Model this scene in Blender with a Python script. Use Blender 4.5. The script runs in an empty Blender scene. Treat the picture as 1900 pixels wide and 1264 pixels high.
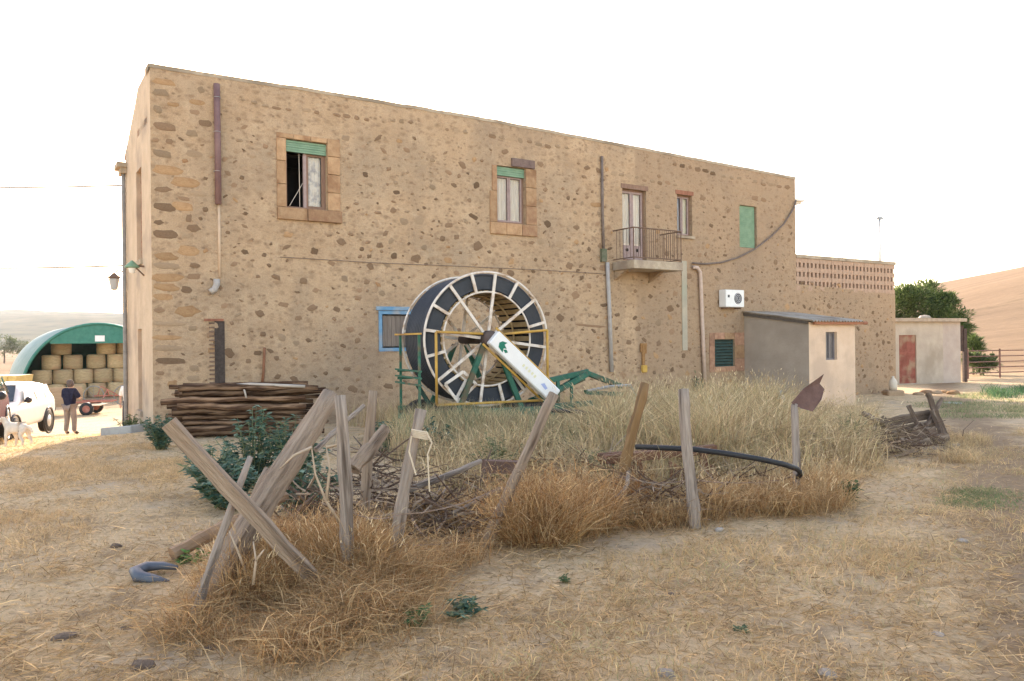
import bpy, bmesh, math, random
import numpy as np
from mathutils import Vector, Matrix, noise
random.seed(7); np.random.seed(7)
PI = math.pi
scene = bpy.context.scene
COL = scene.collection

# ------------------------------------------------------------------ camera
ROLL = 0.0105
EYE = Vector((0.0, 0.0, 1.65))
FPX = 1455.0
cam_d = bpy.data.cameras.new('camera'); cam = bpy.data.objects.new('camera', cam_d); COL.objects.link(cam)
cam_d.sensor_width = 36.0; cam_d.lens = FPX / 1900 * 36.0
cam_d.clip_start = 0.05; cam_d.clip_end = 9000
cam.matrix_world = Matrix.Translation(EYE) @ Matrix.Rotation(ROLL, 4, 'Y') @ Matrix.Rotation(PI / 2, 4, 'X')
scene.camera = cam
# ------------------------------------------------------------------ sky, sun, exposure
SUN_EL, SUN_AZ = math.radians(21.5), math.radians(-15)      # azimuth measured from +Y towards +X
world = bpy.data.worlds.new('World'); scene.world = world; world.use_nodes = True
wn = world.node_tree.nodes; wl = world.node_tree.links
sky = wn.new('ShaderNodeTexSky'); sky.sky_type = 'NISHITA'; sky.sun_disc = False
sky.sun_elevation = SUN_EL; sky.sun_rotation = SUN_AZ
sky.air_density = 1.0; sky.dust_density = 1.2; sky.ozone_density = 0.2; sky.altitude = 300
wb = wn.new('ShaderNodeMixRGB'); wb.blend_type = 'MULTIPLY'; wb.inputs[0].default_value = 1.0; wb.inputs[2].default_value = (1.02, 0.845, 0.735, 1)   # the photo's white balance
wl.new(sky.outputs[0], wb.inputs[1]); wl.new(wb.outputs[0], wn['Background'].inputs[0]); wn['Background'].inputs[1].default_value = 0.15
sun_d = bpy.data.lights.new('sun', 'SUN'); sun_d.energy = 2.3; sun_d.angle = math.radians(0.6); sun_d.color = (1.0, 0.90, 0.76)
sun = bpy.data.objects.new('sun', sun_d); COL.objects.link(sun)
sdir = Vector((math.sin(SUN_AZ) * math.cos(SUN_EL), math.cos(SUN_AZ) * math.cos(SUN_EL), math.sin(SUN_EL)))
sun.rotation_euler = sdir.to_track_quat('Z', 'Y').to_euler()
sun.location = (-5, 20, 30)
vs = scene.view_settings
vs.view_transform = 'Standard'; vs.look = 'None'; vs.exposure = 2.36; vs.gamma = 1.0; vs.use_curve_mapping = False
scene.cycles.max_bounces = 6; scene.cycles.transparent_max_bounces = 8

# ------------------------------------------------------------------ survey helpers (photo measurements -> real places)
def ray(px, py):
    dx = (px - 950) / FPX; dz = -(py - 632) / FPX
    c, s = math.cos(-ROLL), math.sin(-ROLL)
    return Vector((dx * c - dz * s, 1.0, dx * s + dz * c))
def P(px, py, Y): return EYE + ray(px, py) * Y
def lerp(a, b, t): return a + (b - a) * t
def sstep(a, b, x):
    t = min(1.0, max(0.0, (x - a) / (b - a))); return t * t * (3 - 2 * t)
RP = [(-20, .25), (9, 0), (16, -.14), (20, -.34), (24, -.55), (36, -.58), (60, -.9), (120, -1.2), (4000, -2)]
LP = [(-20, .25), (9, 0), (12.5, -.26), (16, -.52), (22, -.92), (25.4, -1.25), (32, -1.5), (50, -1.75), (120, -2.5), (4000, -10)]
def interp(T, y):
    for (a, b), (c, d) in zip(T, T[1:]):
        if y <= c: return lerp(b, d, min(1, max(0, (y - a) / (c - a))))
    return T[-1][1]
def ground_z(x, y, fine=True):
    z = lerp(interp(LP, y), interp(RP, y), sstep(-11.5, -7.4, x))
    z += 33 * sstep(35, 230, x - .08 * (y - 200)) * sstep(55, 225, y) * (1 - .5 * sstep(260, 900, y))
    if fine and y < 60:
        z += .028 * noise.noise(Vector((x * .7, y * .7, 1.3))) + .018 * noise.noise(Vector((x * 2.3, y * 2.3, 4.3)))
    elif y > 60:
        z += min(1.0, (y - 60) / 60) * 1.0 * noise.noise(Vector((x * .02, y * .03, 2.1)))
    return z
def G(px, py):
    d = ray(px, py); lo = 1.5; Y = lo
    while Y < 400:
        p = EYE + d * Y
        if p.z <= ground_z(p.x, p.y): break
        Y += .05
    return EYE + d * Y
def onground(x, y, dz=0): return Vector((x, y, ground_z(x, y) + dz))

# ------------------------------------------------------------------ materials
MATS = {}
def nodes_of(m): return m.node_tree.nodes, m.node_tree.links
def rgb(c): return (c[0], c[1], c[2], 1)
def mat(name, c1, c2=None, rough=.85, scale=6.0, bump=.0, metal=0.0, c3=None, stretch=None, rand=0.0, detail=6, lo=.35, hi=.65, spec=.3, scale2=None, bscale=None):
    """procedural material: two or three tones mixed by noise, noise relief, optional per-object variation"""
    if name in MATS: return MATS[name]
    m = bpy.data.materials.new(name); m.use_nodes = True; n, l = nodes_of(m); b = n['Principled BSDF']
    b.inputs['Roughness'].default_value = rough; b.inputs['Metallic'].default_value = metal
    b.inputs['Specular IOR Level'].default_value = spec
    tc = n.new('ShaderNodeTexCoord'); mp = n.new('ShaderNodeMapping'); l.new(tc.outputs['Object'], mp.inputs[0])
    if stretch: mp.inputs['Scale'].default_value = stretch
    nz = n.new('ShaderNodeTexNoise'); nz.inputs['Scale'].default_value = scale; nz.inputs['Detail'].default_value = detail; nz.inputs['Roughness'].default_value = .62
    l.new(mp.outputs[0], nz.inputs['Vector'])
    cr = n.new('ShaderNodeValToRGB'); cr.color_ramp.elements[0].position = lo; cr.color_ramp.elements[1].position = hi
    cr.color_ramp.elements[0].color = rgb(c1); cr.color_ramp.elements[1].color = rgb(c2 or tuple(v * 1.12 for v in c1))
    l.new(nz.outputs[0], cr.inputs[0]); out = cr.outputs[0]
    if c3:
        nz2 = n.new('ShaderNodeTexNoise'); nz2.inputs['Scale'].default_value = scale2 or scale * .23; nz2.inputs['Detail'].default_value = 7
        l.new(mp.outputs[0], nz2.inputs['Vector'])
        r2 = n.new('ShaderNodeValToRGB'); r2.color_ramp.elements[0].position = .5; r2.color_ramp.elements[1].position = .66
        l.new(nz2.outputs[0], r2.inputs[0])
        mx = n.new('ShaderNodeMixRGB'); l.new(r2.outputs[0], mx.inputs[0]); l.new(out, mx.inputs[1]); mx.inputs[2].default_value = rgb(c3); out = mx.outputs[0]
    if rand:
        oi = n.new('ShaderNodeObjectInfo'); mr = n.new('ShaderNodeMapRange'); l.new(oi.outputs['Random'], mr.inputs[0])
        mr.inputs[3].default_value = 1 - rand; mr.inputs[4].default_value = 1 + rand
        mul = n.new('ShaderNodeMixRGB'); mul.blend_type = 'MULTIPLY'; mul.inputs[0].default_value = 1
        l.new(out, mul.inputs[1]); l.new(mr.outputs[0], mul.inputs[2]); out = mul.outputs[0]
    l.new(out, b.inputs['Base Color'])
    if bump:
        nb = n.new('ShaderNodeTexNoise'); nb.inputs['Scale'].default_value = bscale or scale * 3; nb.inputs['Detail'].default_value = 8
        l.new(mp.outputs[0], nb.inputs['Vector'])
        bp = n.new('ShaderNodeBump'); bp.inputs['Strength'].default_value = bump; bp.inputs['Distance'].default_value = .03
        l.new(nb.outputs[0], bp.inputs['Height']); l.new(bp.outputs[0], b.inputs['Normal'])
    MATS[name] = m; return m
def mat_blades(name, trans=.35, rough=.75):
    m = bpy.data.materials.new(name); m.use_nodes = True; n, l = nodes_of(m); b = n['Principled BSDF']
    at = n.new('ShaderNodeAttribute'); at.attribute_name = 'Col'; l.new(at.outputs['Color'], b.inputs['Base Color'])
    b.inputs['Roughness'].default_value = rough; b.inputs['Specular IOR Level'].default_value = .15
    tr = n.new('ShaderNodeBsdfTranslucent'); l.new(at.outputs['Color'], tr.inputs[0])
    mx = n.new('ShaderNodeMixShader'); mx.inputs[0].default_value = trans
    l.new(b.outputs[0], mx.inputs[1]); l.new(tr.outputs[0], mx.inputs[2]); l.new(mx.outputs[0], n['Material Output'].inputs[0])
    return m
M_STRAW = mat_blades('dry_straw', .5); M_LEAF = mat_blades('green_leaf', .42, .55)

# plastered rubble wall
def mat_plaster():
    m = bpy.data.materials.new('rubble_plaster'); m.use_nodes = True; n, l = nodes_of(m); b = n['Principled BSDF']
    b.inputs['Roughness'].default_value = .95; b.inputs['Specular IOR Level'].default_value = .1
    tc = n.new('ShaderNodeTexCoord')
    def nz(scale, det=7, r=.6, st=None):
        t = n.new('ShaderNodeTexNoise'); t.inputs['Scale'].default_value = scale; t.inputs['Detail'].default_value = det; t.inputs['Roughness'].default_value = r
        if st:
            mp = n.new('ShaderNodeMapping'); mp.inputs['Scale'].default_value = st; l.new(tc.outputs['Object'], mp.inputs[0]); l.new(mp.outputs[0], t.inputs['Vector'])
        else: l.new(tc.outputs['Object'], t.inputs['Vector'])
        return t.outputs[0]
    def ramp(x, a, c, lo, hi):
        r = n.new('ShaderNodeValToRGB'); r.color_ramp.elements[0].position = lo; r.color_ramp.elements[1].position = hi
        r.color_ramp.elements[0].color = rgb(a); r.color_ramp.elements[1].color = rgb(c); l.new(x, r.inputs[0]); return r.outputs[0]
    def mix(f, a, c, mode='MIX'):
        x = n.new('ShaderNodeMixRGB'); x.blend_type = mode
        if isinstance(f, float): x.inputs[0].default_value = f
        else: l.new(f, x.inputs[0])
        l.new(a, x.inputs[1])
        if isinstance(c, tuple): x.inputs[2].default_value = rgb(c)
        else: l.new(c, x.inputs[2])
        return x.outputs[0]
    base = ramp(nz(1.1), (.44, .305, .19), (.55, .395, .255), .33, .68)
    W, K = (1, 1, 1), (0, 0, 0)
    c = mix(ramp(nz(.45, 4), K, W, .48, .7), base, (.40, .30, .205))             # greyer weathered zones
    c = mix(ramp(nz(.8, 6, .6, (1.3, 1, .28)), K, (.7,) * 3, .56, .72), c, (.36, .265, .18))   # run-down stains
    c = mix(ramp(nz(3.2, 5), K, (.75,) * 3, .55, .7), c, (.54, .40, .265))            # pale fresh mortar
    c = mix(ramp(nz(5.5, 4, .55, (.75, 1, 1.25)), K, (.65,) * 3, .57, .66), c, (.29, .19, .12))  # buried stones shining through
    # later extension right of the downpipe has a browner render
    sp = n.new('ShaderNodeSeparateXYZ'); l.new(tc.outputs['Object'], sp.inputs[0])
    st = n.new('ShaderNodeMapRange'); l.new(sp.outputs[0], st.inputs[0]); st.inputs[1].default_value = JOINT_U - .06; st.inputs[2].default_value = JOINT_U + .06; st.inputs[4].default_value = .55
    c = mix(st.outputs[0], c, (.335, .235, .155))
    # rubble showing through the thin render
    def rubble(scale, lo, hi, share, off):
        wv = n.new('ShaderNodeTexNoise'); wv.inputs['Scale'].default_value = 2.6; wv.inputs['Detail'].default_value = 4; l.new(tc.outputs['Object'], wv.inputs['Vector'])
        av = n.new('ShaderNodeVectorMath'); av.operation = 'MULTIPLY_ADD'; l.new(wv.outputs['Color'], av.inputs[0]); av.inputs[1].default_value = (.22, .22, .22); 
        mp = n.new('ShaderNodeMapping'); mp.inputs['Scale'].default_value = (1, .2, 1.45); mp.inputs['Location'].default_value = (off, 0, off); l.new(tc.outputs['Object'], mp.inputs[0]); l.new(mp.outputs[0], av.inputs[2])
        vo = n.new('ShaderNodeTexVoronoi'); vo.inputs['Scale'].default_value = scale; l.new(av.outputs[0], vo.inputs['Vector'])
        sc = n.new('ShaderNodeSeparateColor'); l.new(vo.outputs['Color'], sc.inputs[0])
        m1 = ramp(vo.outputs['Distance'], (1, 1, 1), K, lo, hi); m2 = ramp(sc.outputs[0], K, (1, 1, 1), share, share + .12)
        x = n.new('ShaderNodeMixRGB'); x.blend_type = 'MULTIPLY'; x.inputs[0].default_value = 1; l.new(m1, x.inputs[1]); l.new(m2, x.inputs[2])
        return x.outputs[0], ramp(sc.outputs[1], (.20, .13, .08), (.40, .27, .165), .1, .95)
    ma, ca_ = rubble(4.2, .12, .46, .42, 0.0); c = mix(mix(1.0, ma, (.62, .62, .62), 'MULTIPLY'), c, ca_)
    mb_, cb_ = rubble(8.5, .08, .5, .38, 3.3); c = mix(mix(1.0, mb_, (.72, .72, .72), 'MULTIPLY'), c, cb_)
    c = mix(ramp(nz(.35, 6, .65, (1, 1, .7)), K, (.55,) * 3, .5, .68), c, (.30, .22, .155))     # broad dirt
    g = ramp(nz(38, 5, .7), (.78,) * 3, (1.16,) * 3, .3, .7)
    c = mix(1.0, c, g, 'MULTIPLY')
    l.new(c, b.inputs['Base Color'])
    bp = n.new('ShaderNodeBump'); bp.inputs['Strength'].default_value = .9; bp.inputs['Distance'].default_value = .07
    l.new(nz(7, 10, .72), bp.inputs['Height']); l.new(bp.outputs[0], b.inputs['Normal'])
    return m
JOINT_U = 13.4
M_PLASTER = mat_plaster()

# ground: straw, bare soil, worn track
def mat_ground():
    m = bpy.data.materials.new('dry_ground'); m.use_nodes = True; n, l = nodes_of(m); b = n['Principled BSDF']
    b.inputs['Roughness'].default_value = .97; b.inputs['Specular IOR Level'].default_value = .05
    tc = n.new('ShaderNodeTexCoord')
    def nz(scale, det=7, r=.62, st=None):
        t = n.new('ShaderNodeTexNoise'); t.inputs['Scale'].default_value = scale; t.inputs['Detail'].default_value = det; t.inputs['Roughness'].default_value = r
        if st:
            mp = n.new('ShaderNodeMapping'); mp.inputs['Scale'].default_value = st; l.new(tc.outputs['Object'], mp.inputs[0]); l.new(mp.outputs[0], t.inputs['Vector'])
        else: l.new(tc.outputs['Object'], t.inputs['Vector'])
        return t.outputs[0]
    def ramp(x, a, c, lo, hi):
        r = n.new('ShaderNodeValToRGB'); r.color_ramp.elements[0].position = lo; r.color_ramp.elements[1].position = hi
        r.color_ramp.elements[0].color = rgb(a); r.color_ramp.elements[1].color = rgb(c); l.new(x, r.inputs[0]); return r.outputs[0]
    def mix(f, a, c, mode='MIX'):
        x = n.new('ShaderNodeMixRGB'); x.blend_type = mode
        if isinstance(f, float): x.inputs[0].default_value = f
        else: l.new(f, x.inputs[0])
        l.new(a, x.inputs[1])
        if isinstance(c, tuple): x.inputs[2].default_value = rgb(c)
        else: l.new(c, x.inputs[2])
        return x.outputs[0]
    def math_(op, a, v):
        x = n.new('ShaderNodeMath'); x.operation = op; l.new(a, x.inputs[0])
        if isinstance(v, (int, float)): x.inputs[1].default_value = v
        else: l.new(v, x.inputs[1])
        return x.outputs[0]
    K = (0, 0, 0)
    straw = ramp(nz(16, 10, .8), (.46, .32, .18), (.80, .60, .365), .28, .6)
    c = mix(ramp(nz(.9, 6), K, (.8,) * 3, .52, .68), straw, (.56, .44, .315))
    c = mix(ramp(nz(3.3, 7), K, (.7,) * 3, .56, .68), c, (.42, .31, .21))
    c = mix(ramp(nz(21, 6, .6, (.7, 1.3, 1)), K, (.75,) * 3, .57, .66), c, (.23, .155, .09))
    c = mix(ramp(nz(1.7, 8, .7), K, (.8,) * 3, .53, .64), c, (.37, .265, .16))
    # worn wheel track passing on the right of the camera
    sx = n.new('ShaderNodeSeparateXYZ'); l.new(tc.outputs['Object'], sx.inputs[0])
    t = math_('SUBTRACT', sx.outputs[0], math_('MULTIPLY', sx.outputs[1], .52))
    t = math_('ABSOLUTE', math_('SUBTRACT', t, 1.05), 0.0)
    t = math_('ADD', t, math_('MULTIPLY', math_('SUBTRACT', nz(1.6, 6), .5), 1.8))
    c = mix(ramp(t, (.92,) * 3, K, .35, .95), c, ramp(nz(9, 8, .7), (.25, .17, .105), (.42, .30, .19), .3, .7))
    # far fields
    far = ramp(nz(.05, 5, .6, (.35, 1.6, 1)), (.22, .14, .08), (.30, .195, .112), .35, .65)
    far = mix(ramp(nz(.12, 4, .5, (.12, 1.6, 1)), K, (.7,) * 3, .6, .68), far, (.17, .11, .06))
    fy = n.new('ShaderNodeMapRange'); l.new(sx.outputs[1], fy.inputs[0]); fy.inputs[1].default_value = 30; fy.inputs[2].default_value = 60
    c = mix(fy.outputs[0], c, far)
    fin = ramp(nz(1.1, 7, .75, (.5, 1.4, 1)), (.80,) * 3, (1.15,) * 3, .3, .7); c = mix(fy.outputs[0], c, mix(1.0, c, fin, 'MULTIPLY'))
    l.new(c, b.inputs['Base Color'])
    bp = n.new('ShaderNodeBump'); bp.inputs['Strength'].default_value = .9; bp.inputs['Distance'].default_value = .05
    l.new(nz(22, 10, .8), bp.inputs['Height']); l.new(bp.outputs[0], b.inputs['Normal'])
    return m
M_GROUND = mat_ground()

# ------------------------------------------------------------------ mesh helpers
class MB:
    def __init__(s): s.v = []; s.f = []
    def add(s, vs, fs):
        o = len(s.v); s.v += [tuple(x) for x in vs]; s.f += [tuple(i + o for i in f) for f in fs]; return s
    def box(s, a, b, M=None, bev=0):
        x0, y0, z0 = a; x1, y1, z1 = b
        vs = [Vector(p) for p in ((x0, y0, z0), (x1, y0, z0), (x1, y1, z0), (x0, y1, z0), (x0, y0, z1), (x1, y0, z1), (x1, y1, z1), (x0, y1, z1))]
        if M is not None: vs = [M @ p for p in vs]
        return s.add(vs, [(0, 3, 2, 1), (4, 5, 6, 7), (0, 1, 5, 4), (1, 2, 6, 5), (2, 3, 7, 6), (3, 0, 4, 7)])
    def bar(s, p, q, w, h, up=(0, 0, 1)):
        p, q = Vector(p), Vector(q); d = (q - p).normalized(); up = Vector(up)
        sd = d.cross(up)
        if sd.length < 1e-3: sd = d.cross(Vector((1, 0, 0)))
        sd.normalize(); u = sd.cross(d).normalized()
        vs = [c + sd * (w / 2 * i) + u * (h / 2 * j) for c in (p, q) for i, j in ((-1, -1), (1, -1), (1, 1), (-1, 1))]
        return s.add(vs, [(0, 1, 2, 3), (7, 6, 5, 4), (0, 4, 5, 1), (1, 5, 6, 2), (2, 6, 7, 3), (3, 7, 4, 0)])
    def tube(s, pts, r, n=8, jit=0, cap=True, rnd=random):
        pts = [Vector(p) for p in pts]; N = len(pts)
        rs = r if isinstance(r, (list, tuple)) else [r] * N
        rings = []; ref = None
        for i, p in enumerate(pts):
            d = (pts[min(i + 1, N - 1)] - pts[max(i - 1, 0)]).normalized()
            if ref is None: ref = d.orthogonal().normalized()
            ref = (ref - d * ref.dot(d)).normalized(); bi = d.cross(ref)
            rings.append([p + (ref * math.cos(2 * PI * k / n) + bi * math.sin(2 * PI * k / n)) * rs[i] * (1 + jit * (rnd.random() - .5)) for k in range(n)])
        vs = [v for R in rings for v in R]; fs = []
        for i in range(N - 1):
            for k in range(n):
                a = i * n + k; b = i * n + (k + 1) % n; fs.append((a, b, b + n, a + n))
        if cap: fs += [tuple(range(n))[::-1], tuple(range((N - 1) * n, N * n))]
        return s.add(vs, fs)
    def ring(s, c, ax, R, r, n=48, m=6):
        c, ax = Vector(c), Vector(ax).normalized(); e = ax.orthogonal().normalized(); g = ax.cross(e)
        vs = []; fs = []
        for i in range(n):
            a = 2 * PI * i / n; d = e * math.cos(a) + g * math.sin(a)
            for k in range(m):
                b = 2 * PI * k / m; vs.append(c + d * (R + r * math.cos(b)) + ax * (r * math.sin(b)))
        for i in range(n):
            for k in range(m):
                fs.append((i * m + k, ((i + 1) % n) * m + k, ((i + 1) % n) * m + (k + 1) % m, i * m + (k + 1) % m))
        return s.add(vs, fs)
    def lathe(s, prof, c=(0, 0, 0), ax=(0, 0, 1), n=24, close=False):
        c, ax = Vector(c), Vector(ax).normalized(); e = ax.orthogonal().normalized(); g = ax.cross(e); m = len(prof)
        vs = [c + (e * math.cos(2 * PI * i / n) + g * math.sin(2 * PI * i / n)) * r + ax * h for i in range(n) for r, h in prof]
        fs = [(i * m + k, ((i + 1) % n) * m + k, ((i + 1) % n) * m + k + 1, i * m + k + 1) for i in range(n) for k in range(m - 1)]
        return s.add(vs, fs)
    def prism(s, poly, a, b, M=None):
        """poly = list of 3D points, extruded by vector b-a"""
        d = Vector(b) - Vector(a); n = len(poly); vs = [Vector(p) for p in poly] + [Vector(p) + d for p in poly]
        if M is not None: vs = [M @ p for p in vs]
        return s.add(vs, [tuple(range(n))[::-1], tuple(range(n, 2 * n))] + [(i, (i + 1) % n, n + (i + 1) % n, n + i) for i in range(n)])
    def build(s, name, m, parent=None, smooth=False, loc=None, bevel=0, **tags):
        me = bpy.data.meshes.new(name); me.from_pydata(s.v, [], s.f); me.update()
        bm = bmesh.new(); bm.from_mesh(me); bmesh.ops.recalc_face_normals(bm, faces=bm.faces)
        if bevel: bmesh.ops.bevel(bm, geom=bm.edges[:], offset=bevel, segments=1, affect='EDGES')
        bm.to_mesh(me); bm.free()
        return obj(name, me, m, parent, smooth, loc, **tags)
def obj(name, me, m=None, parent=None, smooth=False, loc=None, **tags):
    o = bpy.data.objects.new(name, me); COL.objects.link(o)
    if m and me and not me.materials: me.materials.append(m)
    if smooth and me: me.polygons.foreach_set('use_smooth', [True] * len(me.polygons))
    if parent: o.parent = parent
    if loc is not None: o.location = loc
    tag(o, **tags); return o
def tag(o, label=None, cat=None, group=None, kind=None):
    if label: o['label'] = label
    if cat: o['category'] = cat
    if group: o['group'] = group
    if kind: o['kind'] = kind
    return o
def empty(name, loc, rz=0, **tags):
    o = bpy.data.objects.new(name, None); COL.objects.link(o); o.location = loc; o.rotation_euler = (0, 0, rz); o.empty_display_size = .2
    return tag(o, **tags)

def blades_mesh(name, base, dirs, h, w, col, droop=.35, seg3=True):
    """base (N,3); dirs (N,3) unit growth direction; h,w (N,); col (N,3)"""
    N = len(base); base = np.asarray(base, float); d = np.asarray(dirs, float)
    ang = np.random.rand(N) * 2 * PI; sd = np.stack([np.cos(ang), np.sin(ang), np.zeros(N)], 1)
    sd -= d * (sd * d).sum(1, keepdims=True); sd /= np.linalg.norm(sd, axis=1, keepdims=True) + 1e-9
    out = d.copy(); out[:, 2] = 0; out += np.random.randn(N, 3) * .25; out[:, 2] = -.35
    h = h[:, None]; w = w[:, None]
    mid = base + d * h * .55; tip = base + d * h + out * h * droop
    V = np.empty((N, 5, 3)); V[:, 0] = base - sd * w / 2; V[:, 1] = base + sd * w / 2; V[:, 2] = mid - sd * w * .4; V[:, 3] = mid + sd * w * .4; V[:, 4] = tip
    o = (np.arange(N) * 5)[:, None]
    L = np.concatenate([o + np.array([0, 1, 3, 2]), o + np.array([2, 3, 4])], 1).reshape(-1)
    starts = np.stack([np.arange(N) * 7, np.arange(N) * 7 + 4], 1).reshape(-1); tot = np.tile([4, 3], N)
    me = bpy.data.meshes.new(name); me.vertices.add(N * 5); me.vertices.foreach_set('co', V.reshape(-1))
    me.loops.add(len(L)); me.loops.foreach_set('vertex_index', L.astype(np.int32))
    me.polygons.add(2 * N); me.polygons.foreach_set('loop_start', starts.astype(np.int32)); me.polygons.foreach_set('loop_total', tot.astype(np.int32))
    me.update(calc_edges=True)
    ca = me.attributes.new('Col', 'FLOAT_COLOR', 'POINT'); c4 = np.ones((N, 5, 4)); c4[:, :, :3] = np.asarray(col)[:, None, :]
    ca.data.foreach_set('color', c4.reshape(-1).astype(np.float32)); return me
def tones(N, cols, jit=.12):
    c = np.array(cols)[np.random.randint(0, len(cols), N)]; return np.clip(c * (1 + jit * np.random.randn(N, 1)), .01, .95)
def dirs_up(N, lean):
    d = np.random.randn(N, 3) * lean; d[:, 2] = 1; return d / np.linalg.norm(d, axis=1, keepdims=True)
def wobble(p, q, n=6, amp=.02, seed=0):
    r = random.Random(seed); p, q = Vector(p), Vector(q)
    return [p.lerp(q, i / n) + (Vector((r.uniform(-1, 1), r.uniform(-1, 1), r.uniform(-1, 1))) * amp if 0 < i < n else Vector()) for i in range(n + 1)]

# ------------------------------------------------------------------ terrain
def build_ground():
    def graded(segs):
        out = []
        for a, b, st in segs: out += list(np.arange(a, b, st))
        return out + [segs[-1][1]]
    xs = graded([(-900, -120, 60), (-120, -40, 8), (-40, -14, 1.0), (-14, 14, .28), (14, 40, 1.0), (40, 320, 8), (320, 1400, 60)])
    ys = graded([(-30, 1, 1.0), (1, 20, .28), (20, 40, .6), (40, 70, 2), (70, 300, 8), (300, 3000, 90)])
    v = [(x, y, ground_z(x, y)) for y in ys for x in xs]; nx = len(xs)
    f = [(j * nx + i, j * nx + i + 1, (j + 1) * nx + i + 1, (j + 1) * nx + i) for j in range(len(ys) - 1) for i in range(nx - 1)]
    me = bpy.data.meshes.new('ground'); me.from_pydata(v, [], f); me.update()
    return obj('ground', me, M_GROUND, smooth=True, kind='structure')
build_ground()
def build_hills():
    mb = MB(); xs = np.linspace(-2600, 600, 120); ys = np.linspace(900, 2600, 22); v = []
    for y in ys:
        for x in xs:
            t = (y - 900) / 1700
            h = 165 * sstep(0, .75, t) * (.72 + .3 * noise.noise(Vector((x * .0011, y * .0006, 3.7))) + .10 * noise.noise(Vector((x * .006, y * .004, 1.7))))
            v.append((x, y, -12 + h * (1 - .6 * sstep(-900, 300, x))))
    n = len(xs)
    mb.add(v, [(j * n + i, j * n + i + 1, (j + 1) * n + i + 1, (j + 1) * n + i) for j in range(len(ys) - 1) for i in range(n - 1)])
    mb.build('hills', mat('hill_scrub', (.06, .065, .04), (.12, .105, .06), scale=.012, c3=(.04, .05, .03), scale2=.03, spec=0, rough=1), smooth=True, kind='structure')
build_hills()

# ------------------------------------------------------------------ farmhouse
TH = math.radians(33)
C0 = P(283, 640, 16.3); C0.z = 0
DU = Vector((math.cos(TH), math.sin(TH), 0)); DV = Vector((-math.sin(TH), math.cos(TH), 0))
def F(px, py, v=0.0):
    """photo measurement -> (u along facade, z) on the facade plane (or a plane v metres behind it)"""
    d = ray(px, py); o = EYE - C0
    t = (v - o.dot(DV)) / d.dot(DV); p = o + d * t
    return p.dot(DU), p.z
def loc2w(u, v, z): return Vector((C0.x, C0.y, 0)) + DU * u + DV * v + Vector((0, 0, z))
house = empty('farmhouse', (C0.x, C0.y, 0), TH, label='long two-storey tan rubble-stone farmhouse with flat parapet and small balcony', cat='house')
UE = F(1476, 400)[0]; UT = F(1661, 560)[0]
TOP = [F(280, 121), F(400, 141), F(570, 166), F(870, 216), F(1170, 272), F(1472, 330)]
TOP[0] = (0.0, TOP[0][1]); TOP[-1] = (UE, TOP[-1][1])
def topz(u): return interp(TOP, u) if u > 0 else TOP[0][1]
def rect(x0, y0, x1, y1):
    """opening from the photo corners (left-top, right-bottom), squared up"""
    xm = (x0 + x1) / 2; ym = (y0 + y1) / 2
    return (F(x0, ym)[0], F(x1, ym)[0], F(xm, y1)[1], F(xm, y0)[1])   # u0,u1,z0,z1
H_W1 = rect(531, 262, 607, 388); H_W2 = rect(922, 310, 975, 415); H_DOOR = rect(1155, 352, 1199, 484)
H_W3 = rect(1256, 362, 1284, 438); H_W4 = rect(1372, 382, 1404, 460); H_BLUE = rect(706, 580, 772, 648); H_LOUV = rect(1326, 630, 1363, 680)
HOLES = [H_W1, H_W2, H_DOOR, H_W3, H_W4, H_BLUE, H_LOUV]
def wall_with_holes(name, u0, u1, zb, topf, holes, rev, parent, m, step=.45, amp=.012, thick=.4, back=True):
    U = sorted(set([round(x, 4) for x in np.linspace(u0, u1, max(2, int((u1 - u0) / step)))] + [round(h[i], 4) for h in holes for i in (0, 1)]))
    tmin = min(topf(u) for u in U); 
    Z = sorted(set([round(z, 4) for z in np.linspace(zb, tmin - .25, max(2, int((tmin - zb) / step)))] + [round(h[i], 4) for h in holes for i in (2, 3)]))
    edge = set()
    for h in holes: edge |= {(round(h[a], 4), round(h[b], 4)) for a in (0, 1) for b in (2, 3)}
    v = []; f = []; idx = {}
    nZ = len(Z) + 1
    for i, u in enumerate(U):
        for k in range(nZ):
            z = Z[k] if k < nZ - 1 else topf(u) + .02 * noise.noise(Vector((u * 2.1, 3, 0)))
            o = amp * noise.noise(Vector((u * 1.3, z * 1.3, 7))) if 0 < i < len(U) - 1 else 0
            idx[i, k] = len(v); v.append((u, o, z))
    for i in range(len(U) - 1):
        for k in range(nZ - 1):
            uc = (U[i] + U[i + 1]) / 2; zc = (v[idx[i, k]][2] + v[idx[i, k + 1]][2]) / 2
            if any(h[0] < uc < h[1] and h[2] < zc < h[3] for h in holes): continue
            f.append((idx[i, k], idx[i + 1, k], idx[i + 1, k + 1], idx[i, k + 1]))
    mb = MB(); mb.add(v, f)
    t0 = [(v[idx[i, nZ - 1]]) for i in range(len(U))]
    n = len(t0); mb.add([(a, b, c) for a, b, c in t0] + [(a, thick, c) for a, b, c in t0], [(i, i + 1, n + i + 1, n + i) for i in range(n - 1)])
    if back: mb.add([(a, thick, c) for a, b, c in t0] + [(a, thick, c - 1.0) for a, b, c in t0], [(i, i + 1, n + i + 1, n + i) for i in range(n - 1)])
    for (a, b, c, d) in holes:
        y = rev
        mb.add([(a, -.004, c), (b, -.004, c), (b, -.004, d), (a, -.004, d), (a, y, c), (b, y, c), (b, y, d), (a, y, d)], [(0, 1, 5, 4), (1, 2, 6, 5), (2, 3, 7, 6), (3, 0, 4, 7)])
    me = bpy.data.meshes.new(name); me.from_pydata(mb.v, [], mb.f); me.update()
    return obj(name, me, m, parent)
facade = wall_with_holes('front_wall', 0, UE, -1.2, topz, HOLES, .3, house, M_PLASTER)
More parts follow.
